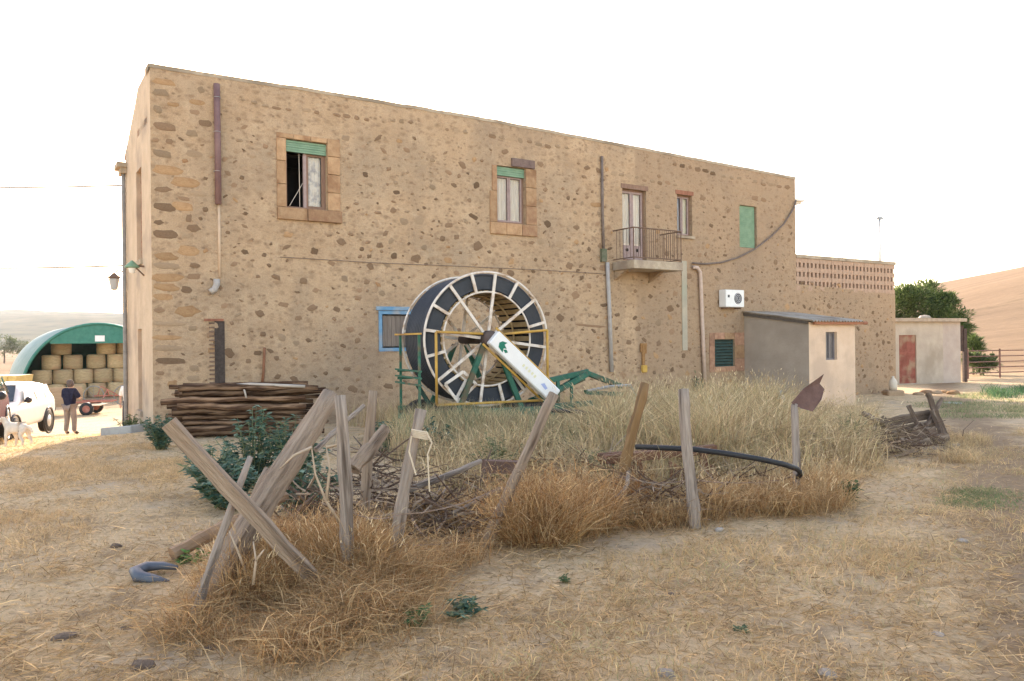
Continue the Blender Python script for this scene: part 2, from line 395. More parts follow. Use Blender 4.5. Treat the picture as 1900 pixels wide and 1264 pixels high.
# coping on the parapet (weathered cement, slightly proud)
M_CEM = mat('weathered_cement', (.33, .265, .195), (.46, .375, .28), scale=5, bump=.4, c3=(.26, .21, .155), rough=.95, spec=.05)
mb = MB(); us = np.linspace(-.03, UE + .03, 60)
for a, b in zip(us, us[1:]):
    za, zb_ = topz(a) + .02 * noise.noise(Vector((a * 1.7, 9, 0))), topz(b) + .02 * noise.noise(Vector((b * 1.7, 9, 0)))
    mb.add([(a, -.015, za - .05), (b, -.015, zb_ - .05), (b, -.015, zb_ + .035), (a, -.015, za + .035), (a, .45, za + .05), (b, .45, zb_ + .05), (a, -.001, za - .05), (b, -.001, zb_ - .05)],
           [(0, 1, 2, 3), (3, 2, 5, 4), (6, 7, 1, 0)])
mb.add([(-.03, -.03, topz(0) - .1), (-.03, .45, topz(0) - .1), (-.03, .45, topz(0) + .05), (-.03, -.03, topz(0) + .035)], [(0, 1, 2, 3)])
mb.build('parapet_coping', M_CEM, house)
# gable (left end), back, right end, roof
GD = 3.9; ZB = -2.0; ZP = topz(0); ZEV = 6.45
M_GABLE = mat('gable_plaster', (.45, .345, .24), (.54, .42, .30), scale=1.6, bump=.6, bscale=11, c3=(.36, .28, .21), scale2=.9, rough=.95)
gh = [(1.3, 2.1, 3.55, 5.6), (1.5, 2.1, .15, 2.0)]
def gable():
    U = [0, .9, 1.3, 1.5, 1.75, 2.1, 2.9, GD]; Z = [ZB, .15, 2.0, 3.55, 5.6]; mb = MB()
    tz = lambda d: ZP if d <= 1.75 else lerp(ZP - .05, ZEV, (d - 1.75) / (GD - 1.75))
    for a, b in zip(U, U[1:]):
        zz = [(z, z) for z in Z] + [(tz(a), tz(b))]
        for (p, p2), (q, q2) in zip(zz, zz[1:]):
            if any(h[0] - .001 <= a and b <= h[1] + .001 and h[2] - .001 <= p and q <= h[3] + .001 for h in gh): continue
            mb.add([(0, a, p), (0, b, p2), (0, b, q2), (0, a, q)], [(0, 1, 2, 3)])
    for a, b, c, d in gh:
        mb.add([(0, a, c), (0, b, c), (0, b, d), (0, a, d), (.25, a, c), (.25, b, c), (.25, b, d), (.25, a, d)], [(0, 1, 5, 4), (1, 2, 6, 5), (2, 3, 7, 6), (3, 0, 4, 7)])
    return mb.build('gable_wall', M_GABLE, house)
gable()
mb = MB()
mb.add([(0, GD, ZB), (UE, GD, ZB), (UE, GD, ZEV), (0, GD, ZEV)], [(0, 1, 2, 3)])
mb.add([(UE, 0, ZB), (UE, GD, ZB), (UE, GD, ZEV), (UE, 1.2, topz(UE) - .05), (UE, 0, topz(UE))], [(0, 1, 2, 3, 4)])
mb.build('rear_walls', M_PLASTER, house)
M_TILE = mat('roof_tile', (.30, .17, .10), (.42, .27, .17), scale=3, bump=.6, c3=(.25, .2, .15))
mb = MB(); mb.box((-.0, .41, 6.35), (UE, 1.85, 6.5)); mb.add([(.03, 1.7, ZP - .16), (UE + .1, 1.7, topz(UE) - .16), (UE + .1, GD + .5, ZEV - .1), (.03, GD + .5, ZEV - .1), (.03, 1.7, ZP - .06), (UE + .1, 1.7, topz(UE) - .02), (UE + .1, GD + .5, ZEV + .04), (.03, GD + .5, ZEV + .0)],
       [(0, 1, 2, 3), (4, 5, 6, 7), (0, 1, 5, 4), (1, 2, 6, 5), (2, 3, 7, 6), (3, 0, 4, 7)])
mb.build('roof', M_TILE, house)
# overhanging eave seen past the right end, eave cornice at the left back corner
M_EAVE = mat('eave_white', (.62, .57, .50), (.70, .66, .6), scale=4)
e0 = F(1490, 376, .5); mb = MB(); mb.box((UE + .004, .25, e0[1] - .14), (UE + .66, 1.5, e0[1] - .06)); mb.box((UE + .004, .15, e0[1] - .056), (UE + .74, 1.6, e0[1] + .02)); mb.build('side_eave', M_EAVE, house)
mb = MB(); mb.box((-.22, GD - .25, ZEV - .42), (-.004, GD + .4, ZEV - .3)); mb.box((-.14, GD - .2, ZEV - .56), (-.004, GD + .3, ZEV - .424)); mb.build('eave_cornice', M_CEM, house)
MB().tube([(-.06, GD - .08, ZEV - .57), (-.06, GD - .08, 0), (-.06, GD - .08, ZB + .4)], .05, 8).build('gable_downpipe', mat('pipe_grey', (.22, .2, .18), (.3, .27, .24)), house, smooth=True)
M_SHUT = mat('red_brown_wood', (.22, .09, .055), (.33, .15, .09), scale=8, stretch=(1, 1, .2), bump=.3)
for a, b, c, d in gh:
    w = MB().box((.10, a + .003, c + .003), (.14, b - .003, d - .003)).build('gable_window', M_SHUT, house)
    m_ = MB()
    for k in range(1, 9): m_.box((.085, a + .06, c + (d - c) * k / 9 - .02), (.098, b - .06, c + (d - c) * k / 9 + .02))
    m_.build('shutter_slats', M_SHUT, w)
    MB().box((-.05, a - .06, c - .12), (.09, b + .06, c - .003)).build('sill', M_CEM, w)
M_DARKROOM = mat('shade_black_room', (.02, .018, .017), (.03, .026, .024))
# inner floor and added lining, near-black: the unlit room's shade put into their colour
mb = MB(); mb.box((.05, .5, 3.0), (UE - .05, GD - .05, 3.2)); mb.build('upper_floor', mat('floor_boards', (.05, .04, .03)), house)
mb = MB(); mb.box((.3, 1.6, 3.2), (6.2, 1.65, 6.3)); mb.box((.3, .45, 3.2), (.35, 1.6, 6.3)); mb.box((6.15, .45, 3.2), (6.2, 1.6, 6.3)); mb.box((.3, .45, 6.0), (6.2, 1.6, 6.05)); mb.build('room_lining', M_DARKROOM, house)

# window surrounds: separate dressed blocks
M_BLOCK = mat('dressed_sandstone', (.34, .205, .11), (.45, .29, .165), scale=7, bump=.45, c3=(.27, .15, .08), scale2=2.5, rand=.16)
M_BLOCKD = mat('dressed_sandstone_brown', (.27, .15, .085), (.37, .23, .13), scale=7, bump=.35, rand=.15)
def block(parent, u0, u1, z0, z1, m=None, d=.035, name='surround_block'):
    g = .006; return MB().box((u0 + g, -d, z0 + g), (u1 - g, .10, z1 - g)).build(name, m or M_BLOCK, parent, bevel=.008)
M_FRAME = mat('window_wood', (.20, .12, .085), (.27, .17, .12), scale=9, stretch=(3, 3, .4), bump=.2)
M_FRAMEP = mat('window_wood_mauve', (.30, .22, .21), (.38, .29, .27), scale=9, bump=.2)
M_CURT = mat('pale_curtain', (.74, .62, .50), (.84, .73, .61), scale=5, stretch=(5, 1, .5), rough=.9)
M_CURT2 = mat('printed_curtain', (.78, .68, .57), (.86, .77, .67), scale=5, c3=(.5, .44, .42), scale2=7, rough=.9)
M_GREEN = mat('green_shutter_paint', (.10, .22, .15), (.16, .30, .21), scale=6, rough=.6, rand=.05)
M_GREENL = mat('pale_green_paint', (.15, .255, .165), (.21, .32, .215), scale=5, rough=.6)
M_DARK = mat('dark_interior', (.012, .012, .014), (.02, .02, .022))
def glass_mat():
    m = bpy.data.materials.new('window_glass'); m.use_nodes = True; b = m.node_tree.nodes['Principled BSDF']
    b.inputs['Base Color'].default_value = (.9, .92, .93, 1); b.inputs['Roughness'].default_value = .06; b.inputs['Transmission Weight'].default_value = 1; b.inputs['IOR'].default_value = 1.15
    return m
M_GLASS = glass_mat()
def frame(mb, u0, u1, z0, z1, y0, y1, t):
    mb.box((u0, y0, z0), (u0 + t, y1, z1)); mb.box((u1 - t, y0, z0), (u1, y1, z1)); mb.box((u0 + t, y0, z0), (u1 - t, y1, z0 + t)); mb.box((u0 + t, y0, z1 - t), (u1 - t, y1, z1)); return mb
def sash(parent, u0, u1, z0, z1, y, mfr, content, t=.05, foot=0):
    s = frame(MB(), u0, u1, z0, z1, y, y + .045, t)
    if foot: s.box((u0 + t, y + .004, z0 + t), (u1 - t, y + .04, z0 + foot))
    s = s.build('sash', mfr, parent)
    MB().box((u0 + t - .005, y + .03, z0 + t + foot), (u1 - t + .005, y + .034, z1 - t)).build('pane', M_GLASS, s)
    if content: 
        mb = MB(); n = 14; a, b = u0 + t, u1 - t
        for k in range(n):
            p, q = lerp(a, b, k / n), lerp(a, b, (k + 1) / n)
            yy = lambda x: y + .075 + .012 * math.sin(x * 60)
            mb.add([(p, yy(p), z0 + t), (q, yy(q), z0 + t), (q, yy(q), z1 - t), (p, yy(p), z1 - t)], [(0, 1, 2, 3)])
        mb.build('curtain', content, s)
    return s
def window(hole, name='window'):
    u0, u1, z0, z1 = hole
    w = frame(MB(), u0 + .003, u1 - .003, z0 + .003, z1 - .003, .12, .18, .05).build(name, M_FRAME, house); return w
# window 1: roller box, left sash open, right sash with curtain
u0, u1, z0, z1 = H_W1; w = window(H_W1)
bx = F(569, 284)[1]
rs = MB()
for k in range(5): rs.box((u0 + .004, .05 + .006 * (k % 2), lerp(bx, z1 - .01, k / 5)), (u1 - .004, .1, lerp(bx, z1 - .01, (k + 1) / 5) - .006))
rs.build('roller_shutter', M_GREENL, w)
um = F(569, 330)[0]
MB().box((um - .04, .115, z0 + .05), (um + .03, .175, bx)).build('mullion', M_FRAMEP, w)
sash(w, um + .03, u1 - .05, z0 + .05, bx, .125, M_FRAME, M_CURT2, .045)
MB().box((u0 + .05, .30, z0 + .05), (u0 + .09, .75, bx)).build('open_sash', M_FRAMEP, w)
MB().tube([(u0 + .35, .16, bx), (u0 + .36, .16, z0 + .06)], .006, 5).tube([(u0 + .12, .16, z0 + .07), (um - .04, .16, z0 + .62)], .006, 5).build('blind_cord', M_CURT, w)
ul, ur = F(513, 340)[0], F(631, 340)[0]; zs = F(570, 411)[1]; zt = F(570, 252)[1]
for i in range(3): block(w, ul, u0, lerp(z0, z1, i / 3), lerp(z0, z1, (i + 1) / 3))
for i in range(4): block(w, u1, ur, lerp(z0, zt, i / 4), lerp(z0, zt, (i + 1) / 4))
block(w, ul, um, zs, z0, M_BLOCK, .07, 'sill_block'); block(w, um, ur + .02, zs, z0, M_BLOCKD, .09, 'sill_block')
for i in range(3): block(w, lerp(ul, u1, i / 3), lerp(ul, u1, (i + 1) / 3), z1, zt, M_BLOCK, .02)
# window 2
u0, u1, z0, z1 = H_W2; w = window(H_W2); bx = F(948, 327)[1]
rs = MB()
for k in range(4): rs.box((u0 + .004, .05 + .006 * (k % 2), lerp(bx, z1 - .01, k / 4)), (u1 - .004, .1, lerp(bx, z1 - .01, (k + 1) / 4) - .006))
rs.build('roller_shutter', M_GREENL, w)
um = (u0 + u1) / 2
sash(w, u0 + .05, um - .005, z0 + .05, bx, .125, M_FRAMEP, M_CURT, .045); sash(w, um + .005, u1 - .05, z0 + .05, bx, .125, M_FRAMEP, M_CURT, .045)
ul, ur = F(908, 370)[0], F(995, 370)[0]; zs = F(950, 437)[1]; zt = F(975, 298)[1]
block(w, ul, u0, z0, lerp(z0, z1, .55)); block(w, ul + .08, u0, lerp(z0, z1, .55), z1, M_BLOCKD)
for i in range(3): block(w, u1, ur, lerp(z0, z1, i / 3), lerp(z0, z1, (i + 1) / 3), M_BLOCKD if i == 0 else M_BLOCK)
for i in range(3): block(w, lerp(ul, ur, i / 3), lerp(ul, ur, (i + 1) / 3), zs, z0, M_BLOCK if i < 2 else M_BLOCKD, .06, 'sill_block')
block(w, F(948, 300)[0], F(991, 300)[0], z1 + .01, F(970, 296)[1], mat('dark_lintel_stone', (.13, .09, .08), (.2, .14, .12), scale=8, bump=.4), .06, 'lintel_block')
# balcony door
u0, u1, z0, z1 = H_DOOR; w = window(H_DOOR, 'balcony_door'); um = (u0 + u1) / 2
sash(w, u0 + .05, um - .004, z0 + .02, z1 - .05, .125, M_FRAMEP, M_CURT, .06, .45); sash(w, um + .004, u1 - .05, z0 + .02, z1 - .05, .125, M_FRAMEP, M_CURT, .06, .45)
for k in (-1, 1): MB().lathe([(0, -.02), (.05, -.02), (.05, 0), (0, 0)], (um + k * .2, .125, z0 + .33), (0, 1, 0), 10).build('vent', M_DARK, w)
MB().box((u0 - .05, -.02, z1 + .002), (u1 + .08, .1, z1 + .14)).build('lintel', M_FRAME, w)
# window 3
u0, u1, z0, z1 = H_W3; w = window(H_W3); um = lerp(u0, u1, .5)
sash(w, u0 + .05, um - .005, z0 + .05, z1 - .05, .13, M_FRAMEP, mat('grey_curtain', (.42, .39, .40), (.5, .47, .47), scale=5), .04); sash(w, um + .005, u1 - .05, z0 + .05, z1 - .05, .125, M_FRAMEP, mat('cream_curtain', (.66, .57, .40), (.74, .66, .5), scale=5), .04)
MB().box((u0 - .06, -.02, z1 + .002), (u1 + .06, .1, z1 + .13)).build('lintel', M_SHUT, w)
MB().box((u0 - .05, -.08, z0 - .08), (u1 + .05, .12, z0 - .002)).build('sill', M_CEM, w)
# window 4: closed green shutter with slats
u0, u1, z0, z1 = H_W4; w = window(H_W4)
MB().box((u0 + .02, .08, z0 + .02), (u1 - .02, .11, z1 - .02)).build('shutter', M_GREENL, w); n = 22
for k in range(n): MB().box((u0 + .05, .064, lerp(z0, z1, (k + .3) / n)), (u1 - .05, .079, lerp(z0, z1, (k + .85) / n))).build('shutter_slat', M_GREENL, w)
# blue ground-floor window behind the reel
M_BLUE = mat('blue_paint', (.10, .23, .38), (.17, .31, .45), scale=6, c3=(.3, .3, .3), rough=.6)
u0, u1, z0, z1 = H_BLUE; w = frame(MB(), u0 - .05, u1 + .05, z0 - .05, z1 + .04, -.03, .02, .085).build('window', M_BLUE, house)
MB().box((u0 - .12, -.06, z1 + .05), (u1 + .12, .02, z1 + .14)).build('lintel', M_BLUE, w)
for k in range(7): MB().box((lerp(u0 + .07, u1 - .07, k / 7) + .004, .03, z0 + .07), (lerp(u0 + .07, u1 - .07, (k + 1) / 7) - .004, .06, z1 - .08)).build('shutter_board', mat('grey_brown_board', (.15, .12, .10), (.22, .18, .15), scale=9, stretch=(3, 1, .3), rand=.15), w)
# louvred small window
u0, u1, z0, z1 = H_LOUV; w = frame(MB(), u0 + .003, u1 - .003, z0 + .003, z1 - .003, .06, .1, .04).build('window', mat('dark_green_paint', (.03, .055, .05), (.05, .08, .07)), house)
for k in range(8): MB().box((u0 + .045, .065, lerp(z0 + .05, z1 - .05, k / 8) + .012), (u1 - .045, .085, lerp(z0 + .05, z1 - .05, (k + 1) / 8) - .006)).build('louvre_slat', MATS['dark_green_paint'], w)
ul, ur = F(1316, 655)[0], F(1381, 655)[0]; zs, zt = F(1345, 690)[1], F(1345, 617)[1]
M_RED = mat('reddish_stone', (.30, .16, .10), (.42, .25, .16), scale=7, bump=.4, rand=.2)
for i in range(3): block(w, ul, u0, lerp(zs, zt, i / 3), lerp(zs, zt, (i + 1) / 3), M_RED, .02); block(w, u1, ur, lerp(zs, zt, i / 3), lerp(zs, zt, (i + 1) / 3), M_RED if i != 1 else M_BLOCK, .02)
block(w, u0, (u0 + u1) / 2, z1, zt, M_RED, .02); block(w, (u0 + u1) / 2, u1, z1, zt, M_BLOCK, .02); block(w, u0, u1, zs, z0, M_RED, .03)

# ---- rubble stones set in the plaster
M_ST = [mat('stone_dark', (.185, .12, .075), (.265, .175, .11), scale=14, bump=.6, rand=.3, spec=.03, rough=1), mat('stone_brown', (.25, .16, .10), (.34, .225, .14), scale=12, bump=.6, rand=.25, spec=.03, rough=1),
        mat('stone_ochre', (.37, .225, .12), (.46, .295, .16), scale=10, bump=.6, rand=.15, spec=.03, rough=1, c3=(.33, .19, .10)), mat('stone_grey', (.32, .225, .145), (.40, .29, .19), scale=12, bump=.6, rand=.2, spec=.03, rough=1)]
def stone_mesh(k, elong):
    r = random.Random(100 + k); n = 11; v = []; f = []
    rad = [1 + r.uniform(-.26, .22) for _ in range(n)]
    for lev, (s, y) in enumerate(((1.0, .25), (.84, -.5), (.5, -.9))):
        for i in range(n):
            a = 2 * PI * i / n; x = math.cos(a) * rad[i] * s; z = math.sin(a) * rad[i] * s
            if elong: x = math.copysign(abs(x) ** .7, x); z = math.copysign(abs(z) ** .85, z)
            v.append((x * .5, y + r.uniform(-.12, .12), z * .5))
    v.append((0, -1.05, 0))
    for L in range(2):
        for i in range(n): f.append((L * n + i, L * n + (i + 1) % n, (L + 1) * n + (i + 1) % n, (L + 1) * n + i))
    for i in range(n): f.append((2 * n + i, 2 * n + (i + 1) % n, 3 * n))
    return v, f
STV = [stone_mesh(k, k >= 12) for k in range(20)]
stone_me = {}
def stone_data(k, mi):
    if (k, mi) not in stone_me:
        me = bpy.data.meshes.new('stone'); me.from_pydata(STV[k][0], [], STV[k][1]); me.materials.append(M_ST[mi]); me.polygons.foreach_set('use_smooth', [True] * len(me.polygons)); stone_me[k, mi] = me
    return stone_me[k, mi]
stones = []   # (u, z, width, height, variant, material, rot)
rs_ = random.Random(21)
def hit(u, z, w, h, m=.06):
    if any(a - .33 < u + w / 2 and u - w / 2 < b + .33 and c - .4 < z + h / 2 and z - h / 2 < d + .28 for a, b, c, d in HOLES): return True
    return any(abs(u - s[0]) < (w + s[2]) / 2 + m and abs(z - s[1]) < (h + s[3]) / 2 + m * .6 for s in stones)
def px_stone(x0, y0, x1, y1, mi, k=None):
    a, b, c, d = rect(x0, y0, x1, y1); stones.append(((a + b) / 2, (c + d) / 2, b - a, d - c, k if k is not None else rs_.randrange(10, 20), mi, rs_.uniform(-.06, .06)))
# quoin stones and singular stones read off the photo
for q in [(284, 228, 326, 243, 1), (368, 222, 393, 236, 0), (282, 255, 296, 264, 1), (307, 257, 322, 268, 0), (284, 306, 340, 325, 2), (318, 328, 371, 348, 2), (284, 346, 320, 358, 1), (284, 377, 325, 392, 0), (318, 375, 358, 392, 2),
          (345, 397, 356, 413, 0), (284, 408, 304, 418, 0), (284, 426, 330, 444, 0), (345, 416, 372, 432, 1), (330, 455, 370, 475, 2), (284, 468, 330, 485, 2), (284, 506, 340, 523, 2), (284, 570, 306, 582, 1), (320, 566, 372, 590, 2),
          (336, 530, 357, 545, 0), (284, 596, 345, 606, 3), (288, 664, 346, 677, 0), (288, 688, 307, 697, 1), (310, 705, 330, 718, 2), (350, 605, 366, 614, 3), (284, 196, 300, 210, 3), (365, 160, 380, 175, 3), (470, 650, 487, 660, 0), (310, 190, 332, 198, 2),
          (330, 365, 352, 373, 1), (376, 384, 386, 394, 0), (455, 665, 467, 675, 0), (1070, 602, 1124, 607, 1), (1095, 375, 1116, 385, 2), (1060, 540, 1075, 556, 1), (1178, 605, 1190, 615, 0), (1236, 566, 1250, 580, 0), (1162, 630, 1172, 640, 0)]:
    px_stone(*q)
for y in range(146, 716, 19):      # more coursed corner blocks between them
    for x0, wmin, wmax in ((283, 26, 58), (345, 18, 40)):
        if x0 > 300 and rs_.random() < .45: continue
        x0 += rs_.uniform(0, 8) * (x0 > 300); a, b, c, d = rect(x0, y, x0 + rs_.uniform(wmin, wmax), y + rs_.uniform(9, 15))
        if b > F(396, 400)[0] or any(abs((a + b) / 2 - q[0]) < (b - a + q[2]) / 2 + .03 and abs((c + d) / 2 - q[1]) < (d - c + q[3]) / 2 + .02 for q in stones): continue
        stones.append((max(.02, a) / 2 + b / 2, (c + d) / 2, b - max(.02, a), d - c, rs_.randrange(12, 20), rs_.choice([1, 2, 3, 3, 2]), rs_.uniform(-.04, .04)))
# courses of darker bricks and stones below the parapet
for x0, y0, x1, y1, n in [(560, 203, 690, 222, 7), (720, 222, 905, 252, 11), (905, 250, 1060, 278, 9), (1132, 322, 1260, 345, 9), (1245, 305, 1330, 322, 6), (1335, 325, 1468, 350, 9), (1345, 352, 1425, 372, 5), (440, 185, 545, 205, 5)]:
    for i in range(n):
        t = (i + .5) / n; x = lerp(x0, x1, t); y = lerp(y0, y1, t) + rs_.uniform(-2, 2); hw = (x1 - x0) / n * rs_.uniform(.25, .42); hh = rs_.uniform(2.5, 5)
        if rs_.random() < .85: px_stone(x - hw, y - hh, x + hw, y + hh, rs_.choice([0, 1, 3, 3, 1]))
tries = 0
while tries < 6500 and len(stones) < 1400:
    tries += 1
    u = rs_.uniform(.15, UT - .2); zt_ = topz(u) - .75 if u < UE else 3.6
    z = rs_.uniform(-.5, zt_)
    w = rs_.choice([.07, .085, .10, .12, .14, .17, .21, .26]) * rs_.uniform(.8, 1.15); h = w * rs_.uniform(.38, .9)
    if abs(u - UE) < w: continue
    dens = .5 + .9 * noise.noise(Vector((u * .5, z * .7, 5))) + (.25 if 1.2 < z < 6 else 0) + (.25 if 8 < u < 15 else 0) - (.25 if u > 17 and z > 3 else 0)
    if rs_.random() > dens or hit(u, z, w, h): continue
    stones.append((u, z, w, h, rs_.randrange(0, 15), rs_.choices([0, 1, 2, 3], [4.2, 5, 1.2, 4.5])[0], rs_.uniform(-.7, .7)))
def seen_size(s):
    p = loc2w(s[0], 0, s[1]); return s[2] * s[3] / (p.y ** 2)
stones.sort(key=seen_size, reverse=True)
rest = {i: MB() for i in range(4)}
for i, (u, z, w, h, k, mi, rt) in enumerate(stones):
    dep = .007 + .010 * rs_.random()
    if i < 290:
        o = obj('stone', stone_data(k, mi), parent=facade, loc=(u, -.002, z)); o.scale = (w, dep, h); o.rotation_euler = (0, rt, 0)
    else:
        Mx = Matrix.Translation((u, -.002, z)) @ Matrix.Rotation(rt, 4, 'Y') @ Matrix.Diagonal((w, dep, h, 1))
        rest[mi].add([Mx @ Vector(p) for p in STV[k][0]], STV[k][1])
for mi, mb in rest.items():
    if mb.v: mb.build('small_stones', M_ST[mi], facade, smooth=True, kind='stuff')

# ---- terrace wing: lower wall with open brick lattice
def tz_t(u): return interp([(UE, F(1482, 527)[1]), (UT, F(1659, 546)[1])], u)
twall = wall_with_holes('terrace_wall', UE + .003, UT, -1.3, tz_t, [], .2, house, M_PLASTER, back=False)
mb = MB(); mb.add([(UT, 0, -1.3), (UT, 4.5, -1.3), (UT, 4.5, tz_t(UT)), (UT, 0, tz_t(UT))], [(0, 1, 2, 3)]); mb.add([(UE + .02, 4.5, -1.3), (UT, 4.5, -1.3), (UT, 4.5, tz_t(UT) ), (UE + .02, 4.5, tz_t(UE))], [(0, 1, 2, 3)]); mb.add([(UE + .02, .35, tz_t(UE) - .02), (UT, .35, tz_t(UT) - .02), (UT, 4.5, tz_t(UT) - .02), (UE + .02, 4.5, tz_t(UE) - .02)], [(0, 1, 2, 3)]); mb.build('terrace_side', M_PLASTER, house)
M_BRK = mat('lattice_brick', (.33, .215, .15), (.43, .30, .215), scale=9, bump=.3, rand=.1)
zl0 = tz_t(UT) + .005; zl1 = F(1659, 492)[1]; nrow = 7; rh = (F(1659, 492)[1] - zl0) / nrow
lat = MB(); ncol = 27; cw = (UT - UE) / ncol
for r in range(nrow):
    for c in range(ncol):
        if r % 2 == 0: lat.box((UE + c * cw + .005, .0 + .004 * (c % 3), zl0 + r * rh), (UE + (c + 1) * cw - .003, .12, zl0 + (r + 1) * rh - .006))
        else: lat.box((UE + (c + .22) * cw, .006, zl0 + r * rh - .006), (UE + (c + .72) * cw, .12, zl0 + (r + 1) * rh))
lt = lat.build('brick_lattice', M_BRK, house, kind='stuff')
MB().box((UE + .005, .15, zl0), (UT - .02, .2, zl1 - .004)).build('lattice_backing', M_PLASTER, house)  # plate added behind the lattice so its holes show dark, not sky
MB().box((UE + .004, -.03, zl1), (UT + .04, .24, zl1 + .12)).build('terrace_coping', M_CEM, house)
# antennas on the terrace
M_STEEL = mat('galvanised_steel', (.35, .36, .36), (.45, .45, .45), rough=.5, metal=.7, scale=12)
for px, yt, yb, nm, lb in [(1563, 405, 478, 'antenna_mast', 'thin bare steel mast on the terrace, left of the two others'), (1632, 405, 484, 'antenna_mast', 'thicker steel mast with small cross head on the terrace'), (1649, 415, 486, 'antenna_mast', 'thinnest steel mast at the right end of the terrace')]:
    u, zt = F(px, yt, .6); uu, zb_ = F(px, yb, .6); p = loc2w(u, .6, 0)
    mb = MB(); zb2 = tz_t(UT) - .02
    mb.tube([(0, 0, zb2), (0, 0, zt)], .045 if px == 1632 else .02, 6)
    if px == 1632: mb.tube([(-.14, 0, zt - .02), (.14, 0, zt - .02)], .04, 6); mb.tube([(-.1, 0, zt + .03), (.1, 0, zt + .03)], .03, 6); mb.tube([(0, -.12, zt - .15), (0, .12, zt - .15)], .012, 6)
    mb.build(nm, M_STEEL, loc=(p.x, p.y, 0), smooth=True, label=lb, cat='antenna')

# ---- balcony
bu0, bu1 = F(1134, 480)[0], F(1262, 486)[0] ; bz = F(1150, 479)[1]; BP = -.95
bal = empty('balcony', (0, 0, 0)); bal.parent = house
bu0 = F(1136, 484)[0]; bu1 = F(1268, 490, BP)[0]; bzt = F(1165, 481, BP)[1]; bzb = F(1165, 497, BP)[1]
MB().box((bu0, BP, bzb), (bu1, -.004, bzt)).build('balcony_slab', mat('balcony_concrete', (.36, .29, .21), (.47, .39, .29), scale=5, bump=.4, c3=(.28, .22, .17)), bal, bevel=.012)
for u in (bu0 + .12, bu1 - .45): MB().prism([(u - .06, -.004, bzb - .003), (u - .06, -.004, bzb - .28), (u - .06, -.55, bzb - .003)], (0, 0, 0), (.12, 0, 0)).build('bracket', M_PLASTER, bal)
rzt = F(1165, 420, BP)[1]; M_IRON = mat('rusty_iron', (.13, .085, .06), (.22, .14, .10), rough=.7, scale=15, metal=.3)
ru0, ru1, ry = bu0 + .04, bu1 - .04, BP + .05
for nm, z, r in (('top_rail', rzt, .02), ('bottom_rail', bzt + .08, .014)):
    MB().tube([(ru0, -.01, z), (ru0, ry, z)], r, 6).tube([(ru0, ry, z), (ru1, ry, z)], r, 6).tube([(ru1, ry, z), (ru1, -.01, z)], r, 6).build(nm, M_IRON, bal)
for u, y in ((ru0, ry), (ru1, ry)): MB().tube([(u, y, bzt), (u, y, rzt)], .018, 6).build('rail_post', M_IRON, bal)
n = 22
for k in range(1, n): MB().tube([(lerp(ru0, ru1, k / n), ry, bzt + .08), (lerp(ru0, ru1, k / n), ry, rzt)], .008, 5, cap=False).build('baluster', M_IRON, bal)
for u in (ru0, ru1):
    for k in range(1, 6): MB().tube([(u, lerp(ry, -.01, k / 6), bzt + .08), (u, lerp(ry, -.01, k / 6), rzt)], .008, 5, cap=False).build('baluster', M_IRON, bal)

# ---- pipes, chases and other fixtures of the facade
M_PVC = mat('grey_pvc', (.34, .31, .29), (.42, .39, .36), rough=.6, scale=8)
M_PVCD = mat('dark_pipe', (.13, .10, .085), (.2, .155, .13), rough=.7, scale=8)
M_PINK = mat('pinkish_pipe', (.48, .36, .29), (.57, .44, .36), rough=.6, scale=8)
M_MAUVE = mat('mauve_brown_pipe', (.15, .085, .085), (.22, .13, .12), rough=.6, scale=4)
def pipe(name, pts, r, m, v=-.07, n=10):
    return MB().tube([(F(x, y, v)[0], v, F(x, y, v)[1]) for x, y in pts], r, n).build(name, m, house, smooth=True)
p = pipe('downpipe', [(402, 156), (404, 270), (405, 379)], .068, M_MAUVE)
for y in (181, 245, 318):
    u, z = F(403, y, -.07); MB().ring((u, -.07, z), (0, 0, 1), .07, .008, 16, 5).build('pipe_clip', M_STEEL, p)
pipe('pipe_stub', [(406, 380), (408, 515)], .03, mat('faded_chase', (.50, .36, .25), (.58, .43, .3), scale=5), -.004)
pipe('elbow', [(402, 518), (402, 528), (398, 537), (390, 542)], .07, M_PVC, -.09)
u, z0 = F(407, 720)[0], F(407, 722)[1]; z1 = F(407, 596)[1]
ch = MB().box((u - .09, -.012, z0), (u + .12, .02, z1)).build('wall_chase', mat('dark_chase', (.045, .035, .03), (.08, .06, .05), scale=12, bump=.5), house)  # near-black flat box stands for the slot
for k in range(16): zz = lerp(z0, z1, (k + .5) / 16); MB().box((u - .2, -.02, zz - .018), (u - .09, .02, zz + .018)).build('chase_tooth', mat('chase_brick', (.13, .085, .06), (.2, .13, .09), rand=.2), ch)
MB().box((u - .3, -.03, z1), (u + .1, .02, z1 + .05)).build('chase_ledge', M_SHUT, house)
pipe('rusty_bar', [(491, 645), (489, 690), (486, 716)], .028, mat('rust', (.19, .085, .045), (.28, .13, .07), scale=12, rough=.9), -.03, 6)
pipe('downpipe', [(1117, 290), (1118, 400), (1121, 486)], .04, M_PVCD, -.05)
p = pipe('downpipe', [(1127, 487), (1131, 580), (1135, 690)], .06, M_PVC, -.07)
MB().box((F(1113, 440)[0], -.1, F(1116, 486)[1]), (F(1122, 440)[0], -.004, F(1116, 462)[1])).build('rain_hopper', mat('mossy_zinc', (.10, .12, .07), (.18, .17, .12), scale=10), house)
pipe('downpipe', [(1286, 496), (1294, 497), (1299, 505), (1300, 520), (1304, 620), (1308, 712)], .06, M_PINK, -.08)
u0, z1 = F(1262, 484); u1, z0 = F(1276, 650)
MB().box((u0 + .05, -.02, z0), (u0 + .27, .01, z1)).build('plaster_strip', mat('green_grey_render', (.34, .32, .25), (.44, .38, .29), scale=2.2, c3=(.25, .31, .24), bump=.3), house)
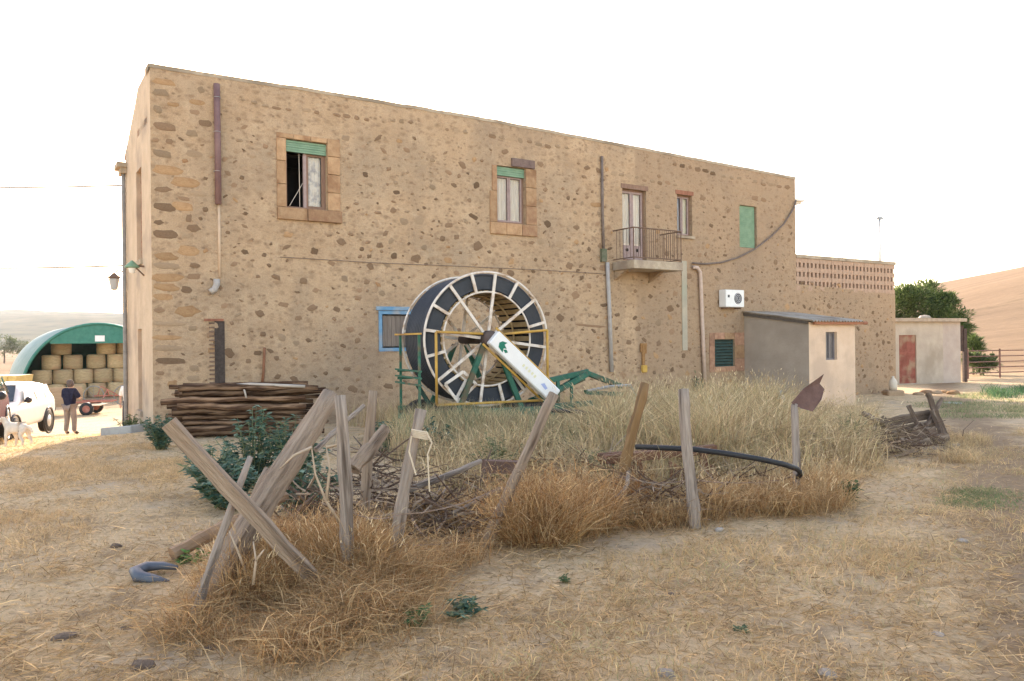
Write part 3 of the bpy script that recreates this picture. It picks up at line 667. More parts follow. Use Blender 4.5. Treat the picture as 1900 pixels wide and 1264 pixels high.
# patch of white lime on the wall beside the lower window
br = empty('wall_bracket', loc2w(*(F(1192, 645)[0], -.03, F(1192, 690)[1])), TH, label='rusty iron bracket with yellow fitting on the wall under the balcony', cat='bracket')
MB().box((-.11, -.05, .78), (.11, .02, .86)).box((-.12, -.04, .6), (-.07, .02, .8)).box((.05, -.04, .55), (.11, .02, .8)).box((-.05, -.03, .2), (.05, .02, .8)).build('iron_plate', mat('rust_orange', (.25, .13, .05), (.36, .2, .08), scale=14), br)
MB().box((-.09, -.09, -.02), (.1, .02, .2)).build('yellow_fitting', mat('yellow_paint_dirty', (.50, .30, .06), (.58, .38, .1), scale=9), br, bevel=.02)
# air conditioner
aw0, aw1 = F(1347, 555, -.32)[0], F(1381, 555, -.32)[0]; az0, az1 = F(1365, 570, -.32)[1], F(1365, 538, -.32)[1]
ac = empty('air_conditioner', loc2w(aw0, -.32, az0), TH, label='white air conditioner unit mounted on the farmhouse wall', cat='air conditioner')
M_WHITE = mat('white_enamel', (.72, .72, .70), (.78, .78, .76), rough=.45, scale=6)
W_, H_ = aw1 - aw0, az1 - az0
MB().box((0, 0, 0), (W_, .3, H_)).build('casing', M_WHITE, ac, bevel=.015)
MB().lathe([(.001, -.012), (.19 * H_ / .6, -.012), (.2 * H_ / .6, .0)], (W_ * .66, 0, H_ * .5), (0, 1, 0), 20).build('fan_opening', mat('fan_dark', (.06, .06, .07), (.1, .1, .11)), ac)
for k in (1, 2, 3): MB().ring((W_ * .66, -.016, H_ * .5), (0, 1, 0), .06 * k * H_ / .6, .006, 20, 4).build('fan_grille', M_WHITE, ac)
MB().box((W_ * .1, -.004, H_ * .55), (W_ * .2, .0, H_ * .7)).build('badge', MATS['fan_dark'], ac)
for k in (.15, .85): MB().bar((W_ * k, .02, -.03), (W_ * k, .31, -.03), .04, .04).build('wall_bracket', M_IRON, ac)
# cables
def cable(name, pts, r, m, label, v=-.06):
    w = [loc2w(F(x, y, v)[0], v, F(x, y, v)[1]) for x, y in pts]; o = w[0].copy()
    return MB().tube([q - o for q in w], r, 6).build(name, m, loc=o, smooth=True, label=label, cat='cable')
M_BLK = mat('black_rubber', (.018, .018, .02), (.03, .03, .032), rough=.55)
cable('hanging_cable', [(1477, 372), (1472, 388), (1455, 415), (1430, 440), (1400, 463), (1370, 478), (1340, 487), (1310, 490), (1285, 488)], .028, M_PVCD, 'thick dark cable sagging from the roof corner below the green shutter')
cable('facade_cable', [(520, 477), (700, 488), (850, 494), (1000, 501), (1116, 508)], .007, M_PVCD, 'thin dark cable running level along the facade above the reel', -.02)
# lamp on the gable, lantern at the back corner
lw = loc2w(-.004, 1.9, 2.95)
lb = empty('wall_lamp', loc2w(-.004, 1.0, 3.35), TH, label='small green wall lamp on a bracket on the pale gable', cat='lamp')
MB().bar((0, 0, 0), (-.24, 0, .02), .04, .04).bar((0, 0, -.2), (-.2, 0, .0), .03, .03).build('arm', M_IRON, lb)
MB().lathe([(.02, .12), (.14, 0), (.15, -.03), (.10, -.04)], (-.24, 0, .0), (0, 0, 1), 14).build('shade', M_GREENL, lb, smooth=True)
MB().lathe([(.0, -.16), (.06, -.14), (.08, -.04)], (-.24, 0, 0), (0, 0, 1), 10).build('bulb', M_WHITE, lb, smooth=True)
lb = empty('wall_lantern', loc2w(0, GD + .02, 3.1), TH, label='wrought lantern hanging past the far gable corner', cat='lantern')
MB().tube([(-.02, 0, .3), (-.16, .05, .42), (-.26, .1, .35)], .02, 6).build('arm', M_IRON, lb)
MB().lathe([(.02, .12), (.16, 0), (.15, -.02)], (-.27, .1, .22), (0, 0, 1), 6).build('hood', M_IRON, lb)
MB().lathe([(.13, -.03), (.08, -.3), (.0, -.33)], (-.27, .1, .22), (0, 0, 1), 6).build('lantern_glass', mat('lantern_glass', (.35, .36, .36), (.42, .42, .42), rough=.2), lb)
# overhead wires from the left
for ya, yb, lb_ in ((332, 344, 'upper overhead wire crossing the sky left of the house'), (484, 493, 'lower overhead wire crossing the sky left of the house')):
    q = loc2w(-.02, GD + .1, 0); zq = P(238, yb, q.y).z; a = Vector((q.x, q.y, zq)); b = P(-700, ya - 30, 28)
    pts = [a.lerp(b, t) - Vector((0, 0, .35 * 4 * t * (1 - t))) for t in np.linspace(0, 1, 14)]
    MB().tube([x - a for x in pts], .024, 5).build('overhead_wire', mat('faded_wire', (.2, .2, .2)), loc=a, label=lb_, cat='wire')

# ------------------------------------------------------------------ lean-to against the facade
lp = loc2w(F(1381, 640)[0], 0, 0); LD = 2.5; LWd = 2.36
lt0 = empty('lean_to', (lp.x, lp.y, 0), TH, label='small flat-roofed lean-to with grey side wall and pale pink front', cat='outbuilding')
M_GREY = mat('grey_cement_render', (.33, .275, .22), (.40, .335, .27), scale=1.3, bump=.35, bscale=14, c3=(.30, .25, .20), scale2=.8)
M_PINKW = mat('pink_render', (.60, .435, .305), (.68, .51, .37), scale=1.8, bump=.3, bscale=14, c3=(.53, .39, .285), scale2=1.1)
zr0, zr1 = 2.62 + .1, 2.3
zr0 = F(1381, 584)[1]; zr1 = F(1500, 598, -LD)[1]
mb = MB(); mb.add([(0, 0, -1.3), (0, -LD, -1.3), (0, -LD, zr1), (0, 0, zr0)], [(0, 1, 2, 3)]); mb.add([(LWd, 0, -1.3), (LWd, -LD, -1.3), (LWd, -LD, zr1), (LWd, 0, zr0)], [(0, 1, 2, 3)])
mb.build('side_walls', M_GREY, lt0)
base_u = F(1381, 640)[0]
wu0, wu1 = F(1532, 640, -LD)[0] - base_u, F(1553, 640, -LD)[0] - base_u; wz0, wz1 = F(1543, 668, -LD)[1], F(1543, 616, -LD)[1]
mb = MB()
for a, b, c, d in ((0, wu0, -1.3, zr1), (wu1, LWd, -1.3, zr1), (wu0, wu1, -1.3, wz0), (wu0, wu1, wz1, zr1)): mb.add([(a, -LD - .003, c), (b, -LD - .003, c), (b, -LD - .003, d), (a, -LD - .003, d)], [(0, 1, 2, 3)])
mb.add([(x, y, z) for y in (-LD - .003, -LD + .16) for x, z in ((wu0, wz0), (wu1, wz0), (wu1, wz1), (wu0, wz1))], [(0, 1, 5, 4), (1, 2, 6, 5), (2, 3, 7, 6), (3, 0, 4, 7)])
mb.build('front_wall', M_PINKW, lt0)
w = frame(MB(), wu0 + .002, wu1 - .002, wz0 + .002, wz1 - .002, -LD + .09, -LD + .14, .05).build('window', mat('grey_window_frame', (.16, .145, .15), (.22, .2, .2)), lt0)
MB().box((wu0 + .05, -LD + .12, wz0 + .05), (wu1 - .05, -LD + .125, wz1 - .05)).build('pane', mat('dusty_glass', (.10, .09, .095), (.15, .135, .135), rough=.35, spec=.5, scale=5), w)
MB().box(((wu0 + wu1) / 2 - .012, -LD + .085, wz0 + .05), ((wu0 + wu1) / 2 + .012, -LD + .115, wz1 - .05)).build('glazing_bar', MATS['grey_window_frame'], w)
# corrugated fibre-cement roof and reddish front beam
def corrugated(u0, u1, y0, y1, z0, z1, pitch=.15, amp=.025, th=.02):
    mb = MB(); n = int((u1 - u0) / pitch * 8); v = []
    for i in range(n + 1):
        u = lerp(u0, u1, i / n); c = amp * math.sin(2 * PI * u / pitch)
        v += [(u, y0, z0 + c), (u, y1, z1 + c), (u, y0, z0 + c - th), (u, y1, z1 + c - th)]
    for i in range(n):
        a, b = i * 4, i * 4 + 4; mb.f += [(a, b, b + 1, a + 1), (a + 2, a + 3, b + 3, b + 2), (a, a + 2, b + 2, b), (a + 1, b + 1, b + 3, a + 3)]
    mb.f += [(0, 1, 3, 2), (n * 4, n * 4 + 2, n * 4 + 3, n * 4 + 1)]
    mb.v = v; return mb
M_FIB = mat('fibre_cement', (.33, .29, .25), (.43, .39, .34), scale=4, bump=.3, c3=(.25, .21, .17))
corrugated(-.12, LWd + .15, -LD - .22, .0, zr1 + .06 - .01, zr0 + .10, ).build('corrugated_roof', M_FIB, lt0, smooth=False)
mb = MB(); mb.bar((0 + .1, -LD - .12, zr1 - .02), (LWd + .22, -LD - .12, zr1 - .02), .09, .1); mb.build('roof_beam', mat('red_wood', (.27, .11, .06), (.38, .17, .09), scale=9, stretch=(.3, 3, 3)), lt0)
MB().bar((-.03, 0, zr0 + .02), (-.03, -LD, zr1 + .0), .05, .1).build('edge_board', mat('dark_board', (.09, .075, .065), (.13, .11, .09)), lt0)
MB().lathe([(0, -.2), (.05, -.2), (.06, .0), (0, 0)], (LWd + .45, -LD - .12, zr1 - .02), (1, 0, 0), 8).build('gutter_end', M_SHUT, lt0)

# ------------------------------------------------------------------ far shed with red door
s0 = P(1663, 650, 36); s1 = P(1783, 650, 38.0)
SV = (Vector((s1.x, s1.y, 0)) - Vector((s0.x, s0.y, 0))); SL = SV.length; SA = math.atan2(SV.y, SV.x)
shed = empty('shed', (s0.x, s0.y, 0), SA, label='low pale plastered shed with red double door beyond the farmhouse', cat='shed')
def SP(px, py):
    d = ray(px, py); n = Vector((-math.sin(SA), math.cos(SA), 0)); t = (Vector((s0.x, s0.y, 0)) - EYE).dot(n) / d.dot(n); p = EYE + d * t - Vector((s0.x, s0.y, 0)); return p.dot(SV.normalized()), p.z
du0, dz1 = SP(1668, 622); du1, dz0 = SP(1701, 711); st = SP(1665, 597)[1]; su = SP(1750, 650)[0]
M_SHED = mat('shed_plaster', (.39, .315, .245), (.48, .395, .31), scale=1.3, bump=.3, bscale=10, c3=(.33, .265, .2), scale2=.7)
mb = MB()
for a, b, c, d in ((-.3, du0, -1.2, st), (du0, du1, dz1, st), (du0, du1, -1.2, dz0), (du1, su, -1.2, st)): mb.add([(a, 0, c), (b, 0, c), (b, 0, d), (a, 0, d)], [(0, 1, 2, 3)])
mb.add([(du0, 0, dz0), (du1, 0, dz0), (du1, 0, dz1), (du0, 0, dz1), (du0, .15, dz0), (du1, .15, dz0), (du1, .15, dz1), (du0, .15, dz1)], [(0, 1, 5, 4), (1, 2, 6, 5), (2, 3, 7, 6), (3, 0, 4, 7)])
mb.build('wall_panel', M_SHED, shed)
MB().box((su + .03, .02, -1.2), (SL, 3.5, st)).build('wall_panel', mat('shed_plaster_rosy', (.39, .31, .26), (.46, .375, .315), scale=1.5, bump=.3), shed)
MB().box((-.3, 3.2, -1.2), (su + .02, 3.5, st)).box((-.3, .01, -1.2), (-.2, 3.5, st)).build('rear_wall', M_SHED, shed)
MB().box((-.35, -.25, st + .002), (SL + .12, 3.7, st + .16)).build('roof', mat('shed_roof', (.33, .25, .18), (.44, .34, .25), scale=5, bump=.3), shed)
for k in range(2):
    a = lerp(du0, du1, k / 2) + .005; b = lerp(du0, du1, (k + 1) / 2) - .005
    d_ = MB().box((a, .05, dz0), (b, .09, dz1 - .004)).build('door', mat('rusty_red_door', (.20, .06, .04), (.28, .095, .065), scale=3, c3=(.30, .19, .12), scale2=1.7, bump=.2, rand=.1), shed)
    for zz in (.25, .75): MB().box((a + .05, .03, lerp(dz0, dz1, zz) - .3), (b - .05, .052, lerp(dz0, dz1, zz) - .24)).build('cross_rail', MATS['rusty_red_door'], d_)
p_ = SP(1718, 591); MB().lathe([(0, .16), (.2, .13), (.3, .02), (.28, 0)], (0, 0, 0), (0, 0, 1), 7).build('roof_stone', M_SHED, loc=Vector((s0.x, s0.y, st + .165)) + SV.normalized() * p_[0] + Vector((0, .1, 0)), label='pale block lying on the shed roof', cat='stone')
# dark corner post with board beside the shed
q = P(1790, 650, 38.2); gq = ground_z(q.x, q.y)
MB().box((-.08, -.08, 0), (.08, .08, 2.6)).box((-.3, -.04, 1.5), (-.07, .04, 2.75)).build('shed_post', mat('dark_timber', (.055, .035, .03), (.1, .065, .05), scale=8), loc=(q.x, q.y, gq), label='dark timber post at the right corner of the shed', cat='post')

# ------------------------------------------------------------------ pipe gate on the right
g0 = P(1796, 690, 42); g1 = P(1966, 690, 45)
def gate(a, b, lab, x0):
    a = Vector((a.x, a.y, ground_z(a.x, a.y) + .05)); b = Vector((b.x, b.y, ground_z(b.x, b.y) + .05)); d = b - a; L = d.length
    r = empty('pipe_gate', a, math.atan2(d.y, d.x), label=lab, cat='gate'); sl = d.z
    for k in range(5): MB().tube([(0, 0, .25 + .3 * k), (L, 0, .25 + .3 * k + sl)], .03, 6).build('rail', M_RUSTG, r)
    for t in np.linspace(0, 1, 4): MB().tube([(L * t, 0, -.05 + sl * t), (L * t, 0, 1.55 + sl * t)], .05, 6).build('upright', M_RUSTG, r)
M_RUSTG = mat('rusty_gate', (.15, .08, .06), (.24, .13, .10), scale=10)
gate(g0, g1, 'rusty red-brown pipe gate at the right beyond the shed', 0)

# ------------------------------------------------------------------ concrete slab beside the gable
c_ = [G(184, 806), G(262, 806), P(250, 786, 19.2), P(196, 786, 19.2)]
za = ground_z(-8.4, 17.2) + .12
mb = MB(); poly = [(-8.55, 16.25), (-7.75, 15.9), (-7.7, 16.4), (-8.6, 18.0), (-9.25, 18.2)]; o = Vector((-8.5, 17, 0))
mb.prism([(x - o.x, y - o.y, ground_z(x, y) - .1) for x, y in poly], (0, 0, 0), (0, 0, .26)); mb.build('concrete_slab', mat('pale_concrete', (.33, .32, .30), (.42, .41, .385), scale=4, bump=.3, c3=(.27, .26, .24)), loc=(o.x, o.y, 0), bevel=.02, label='pale grey concrete slab at the foot of the gable', cat='slab')

# ------------------------------------------------------------------ hangar and hay bales
hb = P(185, 700, 50); HA = math.radians(36); hz = ground_z(hb.x, hb.y)
han = empty('hay_hangar', (hb.x, hb.y, hz), HA, label='arched tunnel hangar with green canvas front, full of bales', cat='hangar')
A_, Hh, Ln = 4.3, 4.75, 12.0
arc = [(-A_ * math.cos(t), Hh * math.sin(t) ** .9) for t in np.linspace(0, PI, 33)]
mb = MB(); N = len(arc); mb.v = [(x, y, z) for y in (0, Ln) for x, z in arc] + [(x * .99, y, z * .99) for y in (0, Ln) for x, z in arc]
for i in range(N - 1): mb.f += [(i, i + 1, N + i + 1, N + i), (2 * N + i, 3 * N + i, 3 * N + i + 1, 2 * N + i + 1), (i, 2 * N + i, 2 * N + i + 1, i + 1)]
mb.build('tunnel_cover', mat('pale_green_tarpaulin', (.27, .34, .30), (.36, .42, .38), scale=2, rough=.6), han, smooth=True)
zc = 3.5
top_ = [(x, z) for x, z in arc if z >= zc]
xL = top_[0][0]; mb = MB(); pl = [(top_[0][0], -.02, zc)] + [(x, -.02, z + .02) for x, z in top_] + [(top_[-1][0], -.02, zc)]
mb.prism(pl, (0, 0, 0), (0, .06, 0)); mb.build('front_canvas', mat('green_canvas', (.03, .155, .115), (.05, .20, .15), scale=3, rough=.6), han)
MB().tube([(x, -.03, z) for x, z in arc], .09, 6, cap=True).build('front_arch', MATS['green_canvas'], han)
MB().box((-.25, -.06, 3.62), (.3, -.025, 4.0)).build('sign', M_WHITE, han)
mb = MB(); mb.add([(x, Ln - .05, z) for x, z in arc], [tuple(range(N))]); mb.build('rear_canvas', MATS['green_canvas'], han)
M_HAY = mat('hay', (.36, .27, .15), (.50, .385, .22), scale=5, bump=.8, bscale=22, c3=(.42, .28, .16), rand=.15, stretch=(1, 1, 2.5))
def bale_me():
    mb = MB(); mb.lathe([(0, 0), (.48, 0), (.56, .05), (.575, .3), (.57, .62), (.555, .86), (.47, .92), (0, .92)], (0, 0, 0), (0, 0, 1), 18)
    me = bpy.data.meshes.new('hay_bale'); v = [Vector(p) * (1 + .03 * noise.noise(Vector(p) * 5)) for p in mb.v]; me.from_pydata(v, [], mb.f); me.materials.append(M_HAY); me.polygons.foreach_set('use_smooth', [True] * len(me.polygons)); return me
BALE = bale_me(); Rh = Matrix.Rotation(HA, 4, 'Z'); rb = random.Random(3); names = {0: 'bottom row', 1: 'second row', 2: 'third row', 3: 'top row'}
for row, xsb in ((0, [-3.4, -2.25, -1.1, .05, 1.2, 2.35]), (1, [-3.0, -1.85, -.7, .45, 1.6, 2.75]), (2, [-2.45, -1.25, .1, 1.3, 2.5]), (3, [-1.85, .75, 1.95])):
    for i, x in enumerate(xsb):
        p = Rh @ Vector((x, 1.6 + .25 * row + rb.uniform(-.12, .12), row * .925)) + Vector((hb.x, hb.y, hz))
        o = obj('hay_bale', BALE, loc=p, label='round hay bale, %s, %s from the left, inside the hangar' % (names[row], ['first', 'second', 'third', 'fourth', 'fifth', 'sixth'][i]), cat='hay bale', group='hay bales in the hangar')
        o.rotation_euler = (0, 0, rb.uniform(0, 6)); s = rb.uniform(.95, 1.04); o.scale = (s, s, 1)

# ------------------------------------------------------------------ cart and hay rake behind the man
def wheel(mb_t, c, r, w, ax): mb_t.lathe([(r * .55, -w / 2), (r * .95, -w / 2), (r, -w * .3), (r, w * .3), (r * .95, w / 2), (r * .55, w / 2)], c, ax, 20); return mb_t
cp = P(125, 740, 36); cz = ground_z(cp.x, cp.y); ct = empty('farm_cart', (cp.x, cp.y, cz), math.radians(12), label='low wooden farm cart with small wheels in front of the hangar', cat='cart')
M_CART = mat('cart_wood', (.28, .20, .125), (.38, .28, .18), scale=7, stretch=(.4, 3, 3), bump=.3, rand=.12)
for k in range(4): MB().box((-1.6, -.5, .45 + .2 * k), (.35, -.45, .45 + .2 * k + .19)).build('side_board', M_CART, ct)
for k in range(4): MB().box((-1.6, .9, .45 + .2 * k), (.35, .95, .45 + .2 * k + .19)).build('side_board', M_CART, ct)
MB().box((-1.6, -.44, .42), (1.5, .89, .449)).build('bed', M_CART, ct)
MB().tube([(.4, -.35, .6), (2.0, -.2, .62)], .04, 6).tube([(.4, .8, .6), (2.0, .3, .62)], .04, 6).build('drawbar', mat('red_paint_faded', (.34, .12, .09), (.42, .2, .15), scale=8), ct)
for x in (-1.1, .95):
    for y in (-.5, .95):
        wo = wheel(MB(), (x, y, .3), .3, .16, (0, 1, 0)).build('wheel', M_BLK, ct, smooth=True)
        MB().lathe([(0, -.06), (.17, -.05), (.17, .05), (0, .06)], (x, y, .3), (0, 1, 0), 14).build('rim', MATS['red_paint_faded'], wo)
rp = P(203, 735, 42); rz_ = ground_z(rp.x, rp.y); rk = empty('hay_rake', (rp.x, rp.y, rz_), math.radians(5), label='thin-wheeled old hay rake parked by the hangar', cat='hay rake')
M_IMP = mat('implement_grey', (.16, .17, .16), (.26, .26, .24), scale=10)
for x in (-.8, .75):
    wr = MB().ring((x, 0, .55), (0, 1, .0), .52, .03, 28, 6).build('wheel', M_IMP, rk, smooth=True); sp_ = MB()
    for k in range(8): a = k * PI / 4; sp_.tube([(x, 0, .55), (x + .5 * math.cos(a), 0, .55 + .5 * math.sin(a))], .012, 4)
    sp_.build('spokes', M_IMP, wr)
MB().tube([(-.8, 0, .55), (.75, 0, .55)], .035, 6).tube([(0, 0, .55), (.3, -1.0, .9), (.2, -1.3, .5)], .03, 6).tube([(-.6, 0, .55), (-.1, -.8, 1.1), (.4, 0, .6)], .03, 6).build('rake_frame', MATS['red_paint_faded'], rk)
for k in range(12): MB().tube([(lerp(-.7, .65, k / 11), .02, .6), (lerp(-.7, .65, k / 11), .35, .5), (lerp(-.7, .65, k / 11), .3, .08)], .009, 4).build('tine', M_IMP, rk)
yp = P(12, 705, 40); yz = ground_z(yp.x, yp.y); yl = empty('yellow_trailer', (yp.x - .5, yp.y, yz), math.radians(10), label='yellow high-sided trailer behind the white car', cat='trailer')
M_YEL = mat('yellow_trailer_paint', (.58, .40, .13), (.66, .48, .18), scale=3, rough=.6)
MB().prism([(-2.2, -.9, .75), (1.1, -.9, .75), (1.3, -.9, 1.75), (-2.2, -.9, 1.75)], (0, 0, 0), (0, 2, 0)).build('body', M_YEL, yl)
for k in range(6): MB().box((-2.1 + .58 * k, -.96, .75), (-2.02 + .58 * k, -.904, 1.75)).build('rib', M_YEL, yl)
for x in (-1.4, .4):
    wo = wheel(MB(), (x, -.8, .4), .4, .25, (0, 1, 0)).build('wheel', M_BLK, yl, smooth=True); MB().lathe([(0, -.1), (.22, -.08), (.22, .08)], (x, -.8, .4), (0, 1, 0), 14).build('rim', M_YEL, wo)
MB().box((-2.1, -.6, .5), (1.0, .8, .746)).build('chassis', M_IMP, yl)

# ------------------------------------------------------------------ cars
def car(root, paint, kind=0):
    """sport utility car, nose along -y, 1.78 wide; body lofted from cross sections"""
    W = .89; H = 1.62
    # stations: y, half-width, sill z, belt z, top z, top half-width
    S = [(-2.12, .62, .42, .70, .76, .58), (-2.10, .70, .36, .80, .86, .64), (-2.0, .80, .31, .90, .95, .72), (-1.7, .87, .29, .97, 1.02, .78), (-1.2, .885, .28, 1.01, 1.06, .79), (-1.0, .887, .28, 1.02, 1.08, .79), (-.94, .888, .28, 1.03, 1.12, .76),
         (-.42, .89, .28, 1.04, 1.53, .64), (-.30, .89, .28, 1.04, 1.58, .64), (.1, .89, .28, 1.05, 1.62, .65), (1.0, .89, .28, 1.06, 1.62, .65), (1.65, .885, .30, 1.07, 1.58, .64), (1.78, .88, .31, 1.07, 1.52, .64), (2.0, .87, .36, 1.04, 1.14, .74), (2.08, .83, .42, .95, 1.0, .72)]
    v = []; f = []; n = 12
    for y, hw, zs, zb, zt, tw in S:
        half = [(hw * .86, zs), (hw * .98, zs + .12), (hw, (zs + zb) / 2), (hw * .985, zb), (lerp(hw, tw, .75), lerp(zb, zt, .72)), (tw * .86, zt)]
        v += [(x, y, z) for x, z in half] + [(-x, y, z) for x, z in half[::-1]]
    for i in range(len(S) - 1):
        for k in range(n): f.append((i * n + k, i * n + (k + 1) % n, (i + 1) * n + (k + 1) % n, (i + 1) * n + k))
    f += [tuple(range(n)), tuple(range((len(S) - 1) * n, len(S) * n))]
    mb = MB(); mb.add(v, f); b = mb.build('body', paint, root, smooth=True, bevel=0)
    md = b.modifiers.new('s', 'SUBSURF'); md.levels = md.render_levels = 1
    gl = mat('car_glass', (.03, .035, .04), (.05, .055, .06), rough=.05, spec=.8)
    mb = MB(); mb.add([(-.72, -1.0, 1.115), (.72, -1.0, 1.115), (.60, -.44, 1.565), (-.60, -.44, 1.565)], [(0, 1, 2, 3)]); mb.build('windscreen', gl, root)
    for s in (-1, 1):
        for a, c in ((-.72, .25), (.32, 1.0), (1.07, 1.55)):
            t0 = .12 if a < -.5 else 0
            mb = MB(); mb.add([(s * .905, a, 1.07), (s * .905, c, 1.07), (s * .765, c - .02, 1.49), (s * .765, a + t0 * 3.2, 1.49)], [(0, 1, 2, 3)]); mb.build('side_window', gl, root)
        MB().lathe([(0, .11), (.07, .09), (.1, 0), (.07, -.05), (0, -.05)], (s * .98, -.62, 1.13), (0, -1, .0), 10).build('wing_mirror', mat('mirror_black', (.03, .03, .035), (.05, .05, .055), rough=.4), root, smooth=True)
        MB().lathe([(0, .06), (.12, .04), (.15, -.02), (.1, -.06)], (s * .60, -2.03, .76), (0, -1, 0), 12).build('headlight', mat('headlight_glass', (.5, .52, .54), (.62, .64, .65), rough=.1, spec=.7), root, smooth=True)
        for y in (-1.35, 1.32):
            t = wheel(MB(), (s * .79, y, .34), .35, .23, (1, 0, 0)).build('wheel', M_BLK, root, smooth=True)
            MB().lathe([(0, .06), (.05, .07), (.19, .03), (.21, -.0), (.19, -.04)], (s * .87, y, .34), (s, 0, 0), 18).build('rim', mat('alloy', (.45, .45, .46), (.55, .55, .56), rough=.35, metal=.6), t, smooth=True)
            MB().ring((s * .885, y, .36), (1, 0, 0), .40, .035, 28, 5).build('wheel_arch', MATS['mirror_black'], root, smooth=True)
    MB().box((-.42, -2.16, .62), (.42, -2.10, .76)).build('grille', MATS['mirror_black'], root)
    MB().box((-.7, -2.155, .36), (.7, -2.06, .50)).build('bumper', MATS['mirror_black'] if kind else paint, root, bevel=.02)
    MB().box((-.25, -2.18, .50), (.25, -2.162, .61)).build('number_plate', M_WHITE, root)
cpos = P(-14, 800, 21.0); cpx = Vector((cpos.x, cpos.y, ground_z(cpos.x, cpos.y)))
cr_ = empty('parked_car', cpx + Vector((-.2, .6, 0)), math.radians(13), label='white sport utility car parked in the sunny yard', cat='car')
cr_.scale = (.94, .94, .93)
M_CARW = mat('white_car_paint', (.74, .74, .74), (.78, .78, .78), rough=.25, spec=.6); car(cr_, M_CARW)
mpos = P(-122, 820, 17.0); 
cr2 = empty('parked_car', (mpos.x, mpos.y + .6, ground_z(mpos.x, mpos.y)), math.radians(27), label='dark maroon car cut off by the left picture edge', cat='car')
car(cr2, mat('maroon_car_paint', (.055, .008, .014), (.08, .014, .02), rough=.75, spec=.04), 1)

# ------------------------------------------------------------------ people and dog
def skin_obj(name, verts, edges, radii, m, parent=None, sub=2, loc=None, **tags):
    me = bpy.data.meshes.new(name); me.from_pydata(verts, edges, []); me.update()
    o = bpy.data.objects.new(name + '_tmp', me); COL.objects.link(o)
    sk = o.modifiers.new('skin', 'SKIN')
    for i, r in enumerate(radii):
        r = r if isinstance(r, tuple) else (r, r); me.skin_vertices[0].data[i].radius = r
    me.skin_vertices[0].data[0].use_root = True
    sb = o.modifiers.new('sub', 'SUBSURF'); sb.levels = sb.render_levels = sub
    dg = bpy.context.evaluated_depsgraph_get(); dg.update()
    me2 = bpy.data.meshes.new_from_object(o.evaluated_get(dg)); me2.name = name
    bpy.data.objects.remove(o); me2.materials.clear()
    return obj(name, me2, m, parent, True, loc, **tags)
M_SKIN = mat('skin', (.42, .25, .18), (.48, .3, .21), rough=.6)
